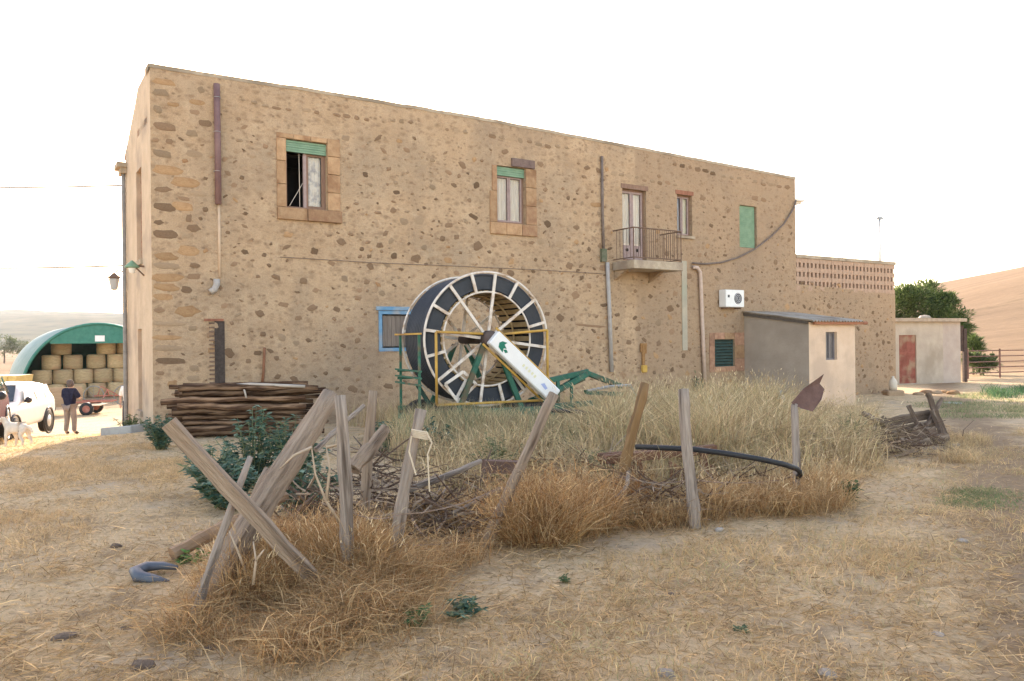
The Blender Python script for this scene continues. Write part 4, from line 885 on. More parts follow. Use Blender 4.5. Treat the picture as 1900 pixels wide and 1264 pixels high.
def person(loc, rz, label, shirt, trousers, cap, pose):
    h = 1.0
    root = empty('person', loc, rz, label=label, cat='person')
    # joints (facing +y), metres
    J = dict(pel=(0, 0, .95), spine=(0, .01, 1.15), chest=(0, .0, 1.36), neck=(0, .02, 1.50), head=(0, .05, 1.60), crown=(0, .05, 1.70),
             shL=(-.19, 0, 1.42), shR=(.19, 0, 1.42), elL=pose['elL'], elR=pose['elR'], waL=pose['waL'], waR=pose['waR'],
             hpL=(-.1, 0, .90), hpR=(.1, 0, .90), knL=(-.12, .02, .50), knR=(.13, .04, .50), anL=(-.14, -.02, .09), anR=(.16, .0, .09), toL=(-.16, .13, .04), toR=(.19, .15, .04))
    K = list(J); E = [('pel', 'spine'), ('spine', 'chest'), ('chest', 'neck'), ('neck', 'head'), ('head', 'crown'), ('chest', 'shL'), ('chest', 'shR'), ('shL', 'elL'), ('elL', 'waL'), ('shR', 'elR'), ('elR', 'waR'), ('pel', 'hpL'), ('pel', 'hpR'), ('hpL', 'knL'), ('knL', 'anL'), ('hpR', 'knR'), ('knR', 'anR'), ('anL', 'toL'), ('anR', 'toR')]
    R = dict(pel=(.14, .10), spine=(.14, .10), chest=(.15, .10), neck=.055, head=(.075, .09), crown=(.07, .085), shL=.065, shR=.065, elL=.042, elR=.042, waL=.03, waR=.03, hpL=.09, hpR=.09, knL=.058, knR=.058, anL=.04, anR=.04, toL=.035, toR=.035)
    skin_obj('body', [J[k] for k in K], [(K.index(a), K.index(b)) for a, b in E], [R[k] for k in K], M_SKIN, root)
    def sub(name, ks, es, rr, m): return skin_obj(name, [J[k] for k in ks], [(ks.index(a), ks.index(b)) for a, b in es], rr, m, root)
    J['hem'] = (0, 0, .86); J['col'] = (0, .015, 1.50); J['midL'] = tuple(lerp(J['shL'][i], J['elL'][i], .95) for i in range(3)); J['midR'] = tuple(lerp(J['shR'][i], J['elR'][i], .95) for i in range(3))
    sub('shirt', ['spine', 'hem', 'chest', 'shL', 'shR', 'midL', 'midR', 'col'], [('chest', 'col'), ('spine', 'hem'), ('spine', 'chest'), ('chest', 'shL'), ('chest', 'shR'), ('shL', 'midL'), ('shR', 'midR')], [(.19, .15), (.19, .15), (.205, .17), .105, .105, .078, .078, (.10, .10)], shirt)
    sub('trousers', ['pel', 'hpL', 'hpR', 'knL', 'knR', 'anL', 'anR'], [('pel', 'hpL'), ('pel', 'hpR'), ('hpL', 'knL'), ('hpR', 'knR'), ('knL', 'anL'), ('knR', 'anR')], [(.165, .13), .115, .115, .085, .085, .068, .068], trousers)
    for s in 'LR': sub('shoe', ['an' + s, 'to' + s], [('an' + s, 'to' + s)], [.055, .05], mat('shoe', (.04, .03, .025), (.07, .05, .04)))
    MB().lathe([(0, .125), (.06, .115), (.098, .06), (.108, -.01), (.104, -.07), (.085, -.10)], (0, .025, 1.655), (0, -.22, 1), 16).build('hair', cap, root, smooth=True)
    MB().lathe([(0, .035), (.015, .015), (.02, 0)], (0, .14, 1.58), (0, 1, -.2), 6).build('nose', M_SKIN, root)
    for s in (-1, 1):
        MB().lathe([(0, .01), (.02, .006), (.03, -.01)], (s * .092, .04, 1.59), (s, 0, 0), 8).build('ear', M_SKIN, root)
        MB().lathe([(0, .006), (.01, .003), (.013, -.004)], (s * .033, .138, 1.615), (0, 1, 0), 8).build('eye', M_DARK, root)
    # hands: palm, four fingers, thumb
    for s in 'LR':
        w_ = Vector(J['wa' + s]); d = (w_ - Vector(J['el' + s])).normalized(); sd = d.cross(Vector((0, 0, 1))).normalized() if abs(d.z) < .95 else Vector((0, 1, 0)); up = sd.cross(d)
        V = [w_, w_ + d * .05, w_ + d * .085]; Ed = [(0, 1), (1, 2)]; Rr = [.024, (.034, .02), (.036, .02)]
        for k, L_ in enumerate((.065, .075, .07, .055)):
            o_ = sd * (.027 - .018 * k); i = len(V); V += [w_ + d * .095 + o_, w_ + d * (.095 + L_ * .55) + o_ - up * .01, w_ + d * (.095 + L_ * .85) + o_ - up * .03]; Ed += [(2, i), (i, i + 1), (i + 1, i + 2)]; Rr += [.009, .008, .007]
        i = len(V); V += [w_ + d * .04 + sd * .04, w_ + d * .075 + sd * .055]; Ed += [(1, i), (i, i + 1)]; Rr += [.011, .009]
        skin_obj('hand', V, Ed, Rr, M_SKIN, root, 1)
    return root
pm = P(130, 800, 25.4); pm.z = ground_z(pm.x, pm.y) - .005
person(pm, math.radians(-12), 'man in navy shirt, grey trousers seen from behind', mat('navy_cloth', (.012, .013, .03), (.022, .025, .045), scale=8, bump=.3, spec=.05), mat('grey_cloth', (.16, .135, .125), (.21, .18, .165), scale=8, bump=.3), mat('grey_brown_hair', (.06, .045, .04), (.12, .095, .085), scale=30, bump=.4),
       dict(elL=(-.30, .08, 1.16), elR=(.29, .10, 1.17), waL=(-.14, .26, 1.14), waR=(.13, .28, 1.17)))
p2 = P(239, 740, 27.5); p2.z = ground_z(p2.x, p2.y) - .005
person(p2, math.radians(200), 'person in white top and dark trousers half hidden by the gable', mat('white_cloth', (.66, .65, .63), (.72, .71, .69), scale=8), mat('dark_cloth', (.03, .03, .04), (.05, .05, .06), scale=8), mat('dark_hair', (.03, .022, .02), (.05, .04, .035), scale=30, bump=.4),
       dict(elL=(-.27, -.03, 1.14), elR=(.27, -.03, 1.14), waL=(-.25, .08, .90), waR=(.25, .08, .90)))
dp = P(32, 828, 16.0); dp.z = ground_z(dp.x, dp.y) - .003
dog = empty('dog', dp, math.radians(-12), label='cream-white dog standing in front of the white car', cat='dog')
dog.scale = (.86, .86, .92)
M_DOG = mat('cream_fur', (.56, .46, .36), (.70, .60, .49), scale=9, bump=.5)
# faces -x
DV_ = [(.02, 0, .43), (.20, 0, .44), (-.14, 0, .42), (-.25, 0, .46), (-.32, 0, .56), (-.38, -.01, .62), (-.47, -.02, .60), (-.54, -.03, .575),
       (-.20, -.09, .34), (-.22, -.1, .19), (-.215, -.1, .05), (-.25, -.1, .02), (-.16, .09, .34), (-.12, .1, .19), (-.13, .1, .05), (-.165, .1, .02),
       (.22, -.09, .36), (.17, -.1, .26), (.26, -.1, .15), (.235, -.1, .05), (.20, -.1, .02), (.24, .09, .36), (.22, .1, .25), (.31, .1, .15), (.29, .1, .05), (.255, .1, .02),
       (.29, 0, .46), (.38, 0, .42), (.44, .0, .33)]
DE = [(0, 1), (0, 2), (2, 3), (3, 4), (4, 5), (5, 6), (6, 7), (2, 8), (8, 9), (9, 10), (10, 11), (2, 12), (12, 13), (13, 14), (14, 15), (1, 16), (16, 17), (17, 18), (18, 19), (19, 20), (1, 21), (21, 22), (22, 23), (23, 24), (24, 25), (1, 26), (26, 27), (27, 28)]
DR = [(.115, .125), (.10, .105), (.12, .14), (.095, .11), (.075, .08), (.075, .075), (.05, .045), (.032, .03), .06, .036, .028, .03, .06, .036, .028, .03, .075, .05, .03, .027, .03, .075, .05, .03, .027, .03, .035, .028, .02]
skin_obj('body', DV_, DE, DR, M_DOG, dog)
for s in (-1, 1): MB().prism([(-.36, s * .05, .68), (-.32, s * .09, .66), (-.36, s * .10, .57)], (0, 0, 0), (-.02, s * .008, 0)).build('ear', M_DOG, dog)
MB().lathe([(0, .02), (.016, .01), (.02, -.01)], (-.565, -.03, .58), (-1, 0, 0), 8).build('nose', M_DARK, dog)
for s in (-1, 1): MB().lathe([(0, .008), (.01, .003), (.012, -.004)], (-.455, -.02 + s * .045, .635), (-.6, s * .8, .2), 8).build('eye', M_DARK, dog)

# ------------------------------------------------------------------ hose reel irrigator
RA = math.radians(25)
rc = P(905, 629, 14.0); RZ = rc.z; rgz = ground_z(rc.x, rc.y)
reel = empty('hose_reel_irrigator', (rc.x, rc.y, 0), RA, label='big white-spoked irrigation hose reel wound with dark hose on green chassis', cat='hose reel')
R_ = 1.19; DW = 1.25
M_RW = mat('reel_white_paint', (.60, .53, .46), (.72, .65, .58), scale=9, rough=.6, c3=(.40, .27, .17), scale2=5, bump=.1)
M_HOSE = mat('blue_black_hose', (.022, .027, .036), (.035, .04, .052), scale=4, rough=.5)
M_RY = mat('reel_yellow_paint', (.48, .27, .045), (.58, .35, .075), scale=7, rough=.5, c3=(.35, .2, .07))
M_RG = mat('reel_green_paint', (.022, .10, .065), (.045, .15, .10), scale=7, rough=.65, c3=(.13, .10, .06), scale2=4, rand=.15)
M_TAN = mat('reel_tan_slat', (.36, .25, .12), (.45, .33, .18), scale=6, rough=.7)
c0 = Vector((0, 0, RZ)); ay = Vector((0, 1, 0))
prof = [(.74 * R_, .05)]
for k in range(4): prof += [((.76 + .055 * k) * R_, .05 - .02), ((.787 + .055 * k) * R_, .05 + .012)]
nco = 13
for k in range(nco):
    for t in range(5): prof.append((.955 * R_ + .035 * math.sin(PI * t / 5), .05 + (DW - .1) * (k + t / 5) / nco))
prof += [(.955 * R_, DW - .05), (.74 * R_, DW - .05)]
MB().lathe(prof, c0, ay, 72).build('wound_hose', M_HOSE, reel, smooth=True)
IR = .705 * R_
for k in range(40):
    a = 2 * PI * k / 40; d = Vector((math.cos(a), 0, math.sin(a))); t = Vector((-math.sin(a), 0, math.cos(a))); p = c0 + d * IR * 1.02
    MB().bar(p + ay * .04, p + ay * (DW - .04), .09, .022, up=d).build('drum_slat', M_TAN, reel)
for nm, y, rr, tr, m_ in (('front_rim', 0, R_, .022, M_RW), ('rear_rim', DW, R_, .02, M_RW), ('front_inner_ring', .0, IR, .017, M_RW), ('rear_inner_ring', DW, IR, .017, M_RW), ('middle_hoop', DW * .5, IR * .96, .02, M_TAN)):
    MB().ring(c0 + ay * y, ay, rr, tr, 72, 8).build(nm, m_, reel, smooth=True)
for y, nm in ((0, 'spoke'), (DW, 'rear_spoke')):
    for k in range(8):
        a = math.radians(82 + 45 * k); d = Vector((math.cos(a), 0, math.sin(a))); MB().bar(c0 + ay * y + d * .1, c0 + ay * y + d * R_, .05, .035, up=ay).build(nm, M_RW, reel)
        a = math.radians(59.5 + 45 * k); d = Vector((math.cos(a), 0, math.sin(a))); MB().bar(c0 + ay * y + d * IR, c0 + ay * y + d * R_, .05, .035, up=ay).build('short_' + nm, M_RW, reel)
MB().lathe([(0, -.2), (.13, -.2), (.15, -.12), (.15, .03), (.09, .06), (.09, DW), (0, DW)], c0, ay, 20).build('hub', mat('hub_brown', (.07, .05, .045), (.11, .08, .07)), reel, smooth=True)
# white drive cover running down to the right, with printed marks, yellow guard rails beside it
a = math.radians(-42); dx = Vector((math.cos(a), 0, math.sin(a))); nx = Vector((-dx.z, 0, dx.x)); Lb = 1.62
Mb = Matrix(((dx.x, 0, nx.x, 0), (0, 1, 0, -.22), (dx.z, 0, nx.z, RZ + .02), (0, 0, 0, 1)))
cov = MB().box((-.02, -.1, -.145), (Lb, .08, .145), Mb).build('drive_cover', mat('cover_white', (.74, .72, .70), (.80, .78, .76), scale=4, rough=.4), reel, bevel=.02)
def mark(name, pts, m): 
    mb = MB(); mb.add([Mb @ Vector((x, -.1035, z)) for x, z in pts], [tuple(range(len(pts)))]); return mb.build(name, m, cov)
M_MG = mat('mark_green', (.02, .16, .10), (.03, .18, .12)); M_MB = mat('mark_blue', (.33, .38, .62), (.4, .45, .66)); M_MY = mat('mark_yellow', (.7, .66, .42), (.72, .68, .46))
mark('logo_leaf', [(.16, -.08), (.28, -.10), (.25, -.03), (.30, .0), (.22, .03), (.24, .09), (.15, .05), (.12, -.01)], M_MG)
mark('logo_leaf', [(.26, -.055), (.33, -.075), (.36, -.03), (.30, -.012)], M_MG)
mark('logo_band', [(1.22, -.03), (1.36, -.05), (1.38, .0), (1.27, .03)], M_MB)
for k in range(5): mark('print_mark', [(.72 + .075 * k, -.03 + .01 * (k % 2)), (.76 + .075 * k, -.03), (.765 + .075 * k, .02 + .01 * (k % 2)), (.725 + .075 * k, .025)], M_MY)
MB().box((Lb - .02, -.07, -.12), (Lb + .06, .06, -.01), Mb).build('cover_end', M_DARK, reel)
for s in (-1, 1): MB().tube([Mb @ Vector((-.05, .06, s * .19)), Mb @ Vector((Lb - .1, .06, s * .19))], .022, 6).build('guard_rail', M_RY, reel, smooth=True)
# yellow tubular guard frame in front of the wheel
fx0, fx1, fz0, fz1 = -1.02, 1.13, RZ - 1.13, RZ + .13
for p, q in (((fx0, fz0), (fx0, fz1)), ((fx0, fz0), (fx1 - .1, fz0)), ((fx1, fz0 + .35), (fx1, fz1 + .02)), ((fx0, fz1), (-.15, fz1 - .04)), ((.2, fz1 - .05), (fx1, fz1 + .02))):
    MB().tube([(p[0], -.13, p[1]), (q[0], -.13, q[1])], .024, 6).build('yellow_guard_tube', M_RY, reel, smooth=True)
# white bracket square at lower left
sq = [(-.84, RZ - .78), (-.50, RZ - .57), (-.26, RZ - .80), (-.60, RZ - 1.10)]
for i in range(4): MB().bar((sq[i][0], -.06, sq[i][1]), (sq[(i + 1) % 4][0], -.06, sq[(i + 1) % 4][1]), .05, .03, up=ay).build('square_bracket', M_RW, reel)
# green chassis
gz = rgz
for y in (-.1, DW + .1):
    for s in (-1, 1): MB().bar((s * .12, y, RZ - .1), (s * .62, y, gz + .5), .09, .07, up=ay).build('a_frame_leg', M_RG, reel)
for y in (-.1, DW + .1): MB().bar((-1.25, y, gz + .48), (1.35, y, gz + .48), .10, .13).build('chassis_beam', M_RG, reel)
for x in (-1.2, -.5, .5, 1.25): MB().bar((x, -.15, gz + .36), (x, DW + .15, gz + .36), .10, .1).build('cross_beam', M_RG, reel)
for x, y in ((-1.25, .1), (-1.25, DW - .05)): MB().bar((x, y, gz + .48), (x, y, RZ + .1), .04, .04).build('guard_post', M_RG, reel)
for zz, m_ in ((RZ - .55, M_RG), (RZ - .67, M_RG), (RZ - .79, M_RG), (RZ + .1, M_RY)): MB().bar((-1.27, -.05, zz), (-1.27, DW + .2, zz), .035, .03).build('side_rail', m_, reel)
for zz in (RZ - .58, RZ - .72): MB().bar((-1.24, DW + .18, zz), (-.6, DW + .22, zz), .045, .045).build('rear_rail', M_RG, reel)
MB().bar((-1.22, .3, RZ - .8), (-.75, .0, gz + .1), .08, .06).build('strut', mat('strut_dark', (.02, .045, .035), (.03, .06, .045)), reel)
MB().box((-.42, -.2, gz + .12), (-.1, .2, gz + .46)).build('gearbox', M_RG, reel, bevel=.03)
MB().box((.15, -.35, gz + .1), (.7, .05, gz + .42)).build('hose_guide_box', M_RG, reel, bevel=.02)
for s in (-1, 1):
    for y in (.0, DW):
        t = wheel(MB(), (s * .85, y, gz + .32), .34, .2, (0, 1, 0)).build('wheel', M_BLK, reel, smooth=True); MB().lathe([(0, -.06), (.19, -.05), (.19, .05), (0, .06)], (s * .85, y, gz + .32), (0, 1, 0), 14).build('rim', M_RG, t)
# drawbar and gun sledge lift arms to the right
db = [((1.2, .3, gz + .95), (2.35, .5, gz + 1.12), .09), ((1.2, .3, gz + .62), (2.3, .45, gz + 1.08), .10), ((1.25, .9, gz + .55), (2.3, .55, gz + 1.0), .10), ((2.3, .5, gz + 1.1), (3.3, .75, gz + .78), .09), ((2.25, .45, gz + .72), (3.3, .75, gz + .62), .08), ((1.6, .35, gz + .55), (1.6, .35, gz + 1.0), .06), ((1.25, .1, gz + .35), (1.25, .1, gz + 1.0), .08), ((1.25, .1, gz + .5), (2.4, .45, gz + .5), .1), ((1.95, .45, gz + .4), (1.95, .45, gz + 1.02), .05)]
for p, q, w in db: MB().bar(p, q, w, w * 1.1).build('drawbar_beam', M_RG, reel, bevel=.008)
MB().tube([(2.3, .45, gz + .74), (2.9, .6, gz + .80), (3.5, .75, gz + .80), (3.75, .8, gz + .5)], .03, 6).build('grey_tube', M_STEEL, reel)

# ------------------------------------------------------------------ stacked poles against the house
M_BARK = mat('dark_bark', (.045, .026, .018), (.12, .07, .042), scale=6, stretch=(.5, 4, 4), bump=.9, c3=(.27, .17, .105), scale2=3, rand=.45, spec=.05)
M_POLE = mat('bare_pole', (.24, .17, .115), (.34, .255, .18), scale=5, stretch=(.4, 4, 4), bump=.5, c3=(.14, .1, .07), scale2=3, rand=.2)
rl = random.Random(5); pa = math.radians(9); pd = Vector((math.cos(pa), math.sin(pa), 0)); pn = Vector((-pd.y, pd.x, 0)); p00 = P(312, 760, 14.6)
def endcap(o, p, r, d):
    pass
M_CUT = mat('cut_wood', (.42, .31, .2), (.5, .38, .25), scale=20)
for lay in range(9):
    for dpt in range(3):
        r = rl.uniform(.035, .07); L = rl.uniform(2.25, 2.75); off = rl.uniform(-.12, .3)
        a_ = Vector((p00.x, p00.y, 0)) + pd * off + pn * (dpt * .17 + rl.uniform(-.03, .03) - .012 * lay); zg = ground_z(a_.x, a_.y)
        z_ = zg + .06 + lay * .108 + rl.uniform(-.012, .012)
        top = lay == 8
        pts = [Vector((L * t, rl.uniform(-.03, .03), rl.uniform(-.03, .03) + (.0 if not top else .02))) for t in np.linspace(0, 1, 6)]
        mb = MB().tube(pts, [r * lerp(1.1, .85, t) for t in np.linspace(0, 1, 6)], 8, .18, rnd=rl)
        o = mb.build('stacked_pole', M_POLE if rl.random() < .2 else M_BARK, loc=(a_.x, a_.y, z_), smooth=False, label='rough pole, %s layer from the top, %s of the pole stack by the wall' % (['ninth', 'eighth', 'seventh', 'sixth', 'fifth', 'fourth', 'third', 'second', 'first'][lay], ['front', 'middle', 'back'][dpt]), cat='pole', group='poles in the stack by the wall')
        o.rotation_euler = (0, rl.uniform(-.015, .015), pa + rl.uniform(-.03, .03))
a_ = P(455, 720, 14.75)
MB().tube([(-.3, 0, .02), (.1, -.04, .05), (.6, 0, .02), (1.1, .05, -.01)], .03, 7).tube([(-.05, -.05, .04), (.02, -.12, -.1), (.05, -.14, -.2)], .018, 6).build('forked_branch', mat('pale_dead_wood', (.40, .34, .28), (.52, .45, .38), scale=8, stretch=(.5, 3, 3), bump=.3), loc=a_ + Vector((0, .05, .02)), smooth=True, label='pale forked branch lying on top of the pole stack', cat='branch')

# ------------------------------------------------------------------ fence posts, planks and logs
M_GREYW = mat('weathered_grey_wood', (.25, .195, .15), (.43, .35, .285), scale=9, stretch=(4, 4, .22), bump=1.0, c3=(.11, .08, .06), scale2=5, lo=.3, hi=.62, rough=.95)
M_BRNW = mat('weathered_brown_wood', (.25, .18, .125), (.42, .32, .235), scale=9, stretch=(4, 4, .22), bump=1.0, c3=(.12, .08, .055), scale2=4.5, lo=.3, hi=.62, rough=.95)
M_ORGW = mat('orange_brown_wood', (.19, .105, .04), (.27, .16, .07), scale=5, stretch=(4, 4, .35), bump=.7, c3=(.13, .075, .035), scale2=4)
def post(name, b, t, r, m, label, cat, amp=.015, n=9, taper=.85, seg=9, bury=.12, flat=None):
    b, t = Vector(b), Vector(t); d = (t - b).normalized(); o = b.copy(); b2 = b - d * bury
    q = Vector((0, 0, 1)).rotation_difference(d); L = (t - b2).length
    rr = random.Random(hash(label) % 1000 if False else len(label) * 7 + int(r * 1000))
    if flat:
        mb = MB(); N = seg; w, th = flat; vs_ = []
        for i in range(N + 1):
            z = L * i / N - bury; ox, oy = rr.uniform(-amp, amp) * .4, rr.uniform(-amp, amp) * .4
            vs_ += [(sx * w / 2 * (1 + rr.uniform(-.06, .06)) + ox, sy * th / 2 * (1 + rr.uniform(-.08, .08)) + oy, z) for sx, sy in ((-1, -1), (1, -1), (1, 1), (-1, 1))]
        fs = [(0, 1, 2, 3), (4 * N + 3, 4 * N + 2, 4 * N + 1, 4 * N)] + [(4 * i + k, 4 * i + (k + 1) % 4, 4 * i + 4 + (k + 1) % 4, 4 * i + 4 + k) for i in range(N) for k in range(4)]
        mb.add(vs_, fs)
    else:
        ph = rr.uniform(0, 6); am = min(amp, r * .5); pts = [(am * math.sin(ph + 3.1 * i / seg) + rr.uniform(-am, am) * .3, am * math.cos(ph * 1.7 + 2.3 * i / seg), L * i / seg - bury) for i in range(seg + 1)]
        mb = MB().tube(pts, [r * lerp(1.08, taper, i / seg) * rr.uniform(.88, 1.12) for i in range(seg + 1)], n, .24, rnd=rr)
    ob = mb.build(name, m, loc=o, smooth=False, label=label, cat=cat); ob.rotation_mode = 'QUATERNION'; ob.rotation_quaternion = q
    if bury > .05 and not flat: ob.data.polygons.foreach_set('use_smooth', [len(p.vertices) == 4 for p in ob.data.polygons])
    return ob
PB = {}
def gp(px, py): return G(px, py)
post('leaning_plank', gp(617, 1112), P(312, 785, 4.62), .04, M_BRNW, 'long square-cut plank leaning up to the left across the thick trunk', 'plank', flat=(.085, .055), bury=.05)
post('bare_trunk', gp(372, 1128), P(617, 732, 5.75), .098, M_BRNW, 'thick bare trunk leaning to the right behind the plank', 'trunk', amp=.02, n=12, taper=.72, seg=12)
post('dark_pole', gp(300, 1110) + Vector((.28, .25, 0)), P(500, 870, 5.6), .035, M_BRNW, 'thin dark pole leaning beside the thick trunk near its foot', 'pole', amp=.02)
post('thin_stake', gp(352, 1160), P(468, 848, 4.95), .027, M_GREYW, 'slim crooked stake standing in front of the thick trunk', 'stake', amp=.02, taper=.7)
b_ = gp(322, 1043) + Vector((0, 0, .05)); post('short_log', b_, P(530, 920, b_.y + .75), .05, mat('rusty_brown_log', (.25, .15, .085), (.34, .22, .13), scale=5, bump=.6), 'reddish-brown log lying on the grass behind the trunk', 'log', bury=0)
post('fence_post', gp(655, 1092), P(627, 735, 5.3), .047, M_GREYW, 'tall grey fence post right of the thick trunk', 'post', amp=.02)
post('fence_post', onground(*P(676, 890, 6.6).xy), P(690, 725, 6.7), .047, M_BRNW, 'short brown fence post behind the tall grey one', 'post')
post('short_log', P(655, 872, 6.1), P(714, 792, 6.35), .058, M_BRNW, 'short thick log end sticking up beside the short brown post', 'log', bury=0)
post('dead_branch', P(585, 835, 6.0), P(676, 752, 6.5), .02, M_GREYW, 'pale thin branch leaning towards the short brown post', 'branch', bury=0)
post('fence_post', gp(722, 1068), P(785, 760, 5.6), .047, M_GREYW, 'grey fence post with twine tied round it leaning right', 'post', amp=.025)
post('fence_post', gp(903, 1018), P(1022, 730, 6.55), .05, M_BRNW, 'brown fence post leaning right, below the white reel cover', 'post', amp=.02)
post('fence_post', onground(*P(1140, 930, 7.6).xy), P(1200, 712, 7.9), .055, M_ORGW, 'orange-brown fence post leaning right, under the balcony', 'post')
post('fence_post', gp(1288, 980), P(1271, 722, 7.0), .052, M_GREYW, 'upright grey fence post crossed by the black hose', 'post', amp=.015)
post('fence_post', gp(1476, 946), P(1474, 752, 7.95), .038, M_GREYW, 'thin grey fence post carrying the rusty sheet', 'post', amp=.015)
post('fallen_rail', P(760, 905, 6.9), P(892, 858, 7.3), .03, M_GREYW, 'grey rail lying aslant in the weeds right of the twined post', 'rail', bury=0)
post('fallen_rail', P(838, 955, 6.5), P(936, 908, 6.7), .024, M_GREYW, 'thin pale rail propped left of the leaning brown post', 'rail', bury=0)
ob = MB().tube([Vector(p) - P(1125, 935, 6.9) for p in (P(1125, 935, 6.9), P(1150, 920, 6.95), P(1164, 900, 7.0), P(1166, 875, 7.1))], [.022, .022, .02, .016], 7).build('bent_branch', M_GREYW, loc=P(1125, 935, 6.9), smooth=True, label='bent pale branch at the foot of the orange-brown post', cat='branch')
# dead stalk with forks in front
def twig(pts, r, label):
    o = Vector(pts[0][0]); mb = MB()
    for pl in pts: mb.tube([Vector(p) - o for p in pl], [lerp(r, r * .4, i / (len(pl) - 1)) for i in range(len(pl))], 5)
    return mb.build('dead_stalk', mat('straw_stalk', (.40, .30, .21), (.52, .41, .29), scale=9), loc=o, smooth=True, label=label, cat='stalk')
twig([[P(640, 985, 5.4), P(605, 930, 5.35), P(585, 880, 5.35), P(578, 830, 5.3)], [P(605, 930, 5.35), P(612, 870, 5.4), P(606, 830, 5.4)], [P(578, 830, 5.3), P(545, 845, 5.2), P(520, 870, 5.2)], [P(606, 830, 5.4), P(640, 822, 5.4)]], .012, 'pale forked dead stalk left of the tall grey post')
twig([[P(468, 1090, 4.9), P(440, 1020, 4.85), P(425, 985, 4.9)], [P(470, 1085, 4.7), P(475, 1040, 4.7), P(470, 1005, 4.75)], [P(475, 1040, 4.7), P(490, 1020, 4.7)]], .01, 'pale dead twig between the plank and the thick trunk')
# twine on the leaning post
tw = MB(); o_ = P(778, 800, 5.5)
for k in range(5): tw.ring(Vector((0 + .012 * k * .2, 0, -.012 * k)), (.2, .1, 1), .055, .005, 18, 5)
tw.tube([(.05, -.02, 0), (.09, -.03, -.08), (.06, -.04, -.16), (.07, -.03, -.42)], .006, 5).tube([(-.05, -.03, -.03), (-.07, -.03, -.14), (-.02, -.05, -.3)], .006, 5)
tw.build('twine', mat('sisal_twine', (.55, .45, .32), (.62, .52, .38), scale=20), loc=o_, label='pale twine wound round the leaning grey post', cat='twine')
# fence wires
def fwire(pts, label):
    o = pts[0]; out = []
    for a, b in zip(pts, pts[1:]): out += [a.lerp(b, t) - Vector((0, 0, .09 * t * (1 - t) * 4 * .5)) for t in np.linspace(0, 1, 6)[:-1]]
    out.append(pts[-1]); MB().tube([p - o for p in out], .004, 4).build('fence_wire', mat('rusty_wire', (.2, .14, .1), (.3, .22, .17), scale=20), loc=o, label=label, cat='wire')
fwire([P(640, 945, 5.2), P(742, 955, 5.4), P(925, 905, 6.3), P(1150, 885, 7.55), P(1283, 890, 6.85), P(1476, 885, 7.75)], 'upper rusty wire strung along the leaning fence posts')
fwire([P(645, 1010, 5.15), P(735, 1010, 5.35), P(912, 985, 6.2), P(1143, 920, 7.55), P(1286, 945, 6.85), P(1476, 918, 7.7)], 'lower rusty wire strung along the leaning fence posts')

# rusty metal sheet on the thin post
sh0 = P(1470, 752, 7.9)
def shp(px, py, dy=0): return P(px, py, 7.9 + dy) - sh0
mb = MB(); mb.prism([shp(1468, 748), shp(1490, 722, .1), (shp(1529, 694, .2)), (shp(1521, 712, .2)), (shp(1530, 722, .2)), (shp(1524, 742, .12)), (shp(1508, 764, .05)), shp(1486, 758)], (0, 0, 0), (.004, .012, 0)); mb.build('rusty_sheet', mat('rust_brown_sheet', (.10, .055, .045), (.17, .10, .08), scale=6, bump=.4, c3=(.2, .13, .1)), loc=sh0, label='bent rusty metal sheet hung on the thin grey post', cat='metal sheet')
# black irrigation hose
h0 = P(1180, 829, 7.6); hp = [P(1180, 829, 7.6), P(1230, 831, 7.45), P(1290, 834, 7.3), P(1350, 842, 7.25), P(1410, 852, 7.25), P(1455, 862, 7.3), P(1478, 870, 7.4), P(1487, 878, 7.5), P(1480, 886, 7.6)]
MB().tube([p - h0 for p in hp], .026, 8).build('black_hose', M_BLK, loc=h0, smooth=True, label='black plastic hose arching between two fence posts', cat='hose')
h1 = P(1025, 762, 11.5); MB().tube([p - h1 for p in (P(1025, 762, 11.5), P(1070, 764, 11.2), P(1110, 770, 11), P(1140, 790, 10.8))], .03, 7).build('black_hose', M_BLK, loc=h1, smooth=True, label='black hose drooping from the reel into the weeds', cat='hose')
# old rusty implement hidden in the weeds
im = onground(*P(1215, 930, 8.1).xy); imp = empty('rusty_plough', im, .25, label='rusty red-brown farm implement half sunk in the weeds behind the posts', cat='implement')
M_RUST = mat('old_rust', (.11, .055, .032), (.20, .10, .06), scale=8, bump=.4, c3=(.26, .14, .075))
for p, q, w in (((-.55, 0, .42), (.75, .1, .46), .09), ((-.5, .3, .40), (.7, .35, .42), .08), ((.55, 0, .45), (.62, 0, .0), .07), ((-.2, .0, .42), (-.1, 0, .0), .07), ((.1, 0, .43), (.2, .3, .42), .06)): MB().bar(p, q, w, w).build('beam', M_RUST, imp, bevel=.008)
for x in (-.3, .15, .5): MB().prism([(x, -.03, .38), (x + .16, -.05, .3), (x + .2, -.12, .05), (x + .02, -.06, .0)], (0, 0, 0), (0, .02, 0)).build('share', M_RUST, imp)
MB().bar((-1.78, .1, .40), (-1.36, .15, .36), .14, .12).build('hitch_beam', mat('dull_purple_rust', (.10, .06, .045), (.16, .095, .07), scale=6), imp)
# curved grey plastic piece lying on the left
gg = gp(275, 1078); mb = MB()
pts = [Vector((.13, .17, .05)), Vector((.03, .16, .075)), Vector((-.06, .11, .085)), Vector((-.10, .03, .075)), Vector((-.05, -.03, .05)), Vector((.06, -.055, .035)), Vector((.17, -.06, .015))]
N_ = len(pts)
for i, p in enumerate(pts): pass
mb.tube(pts, [.02, .035, .045, .05, .05, .04, .012], 9); mb.v = [(x, y, max(.004, z * .8)) for x, y, z in mb.v]
mb.build('curved_shard', mat('blue_grey_plastic', (.065, .075, .095), (.115, .13, .155), scale=6, rough=.5), loc=gg, smooth=True, label='curved blue-grey plastic shard lying on the dry grass', cat='debris')

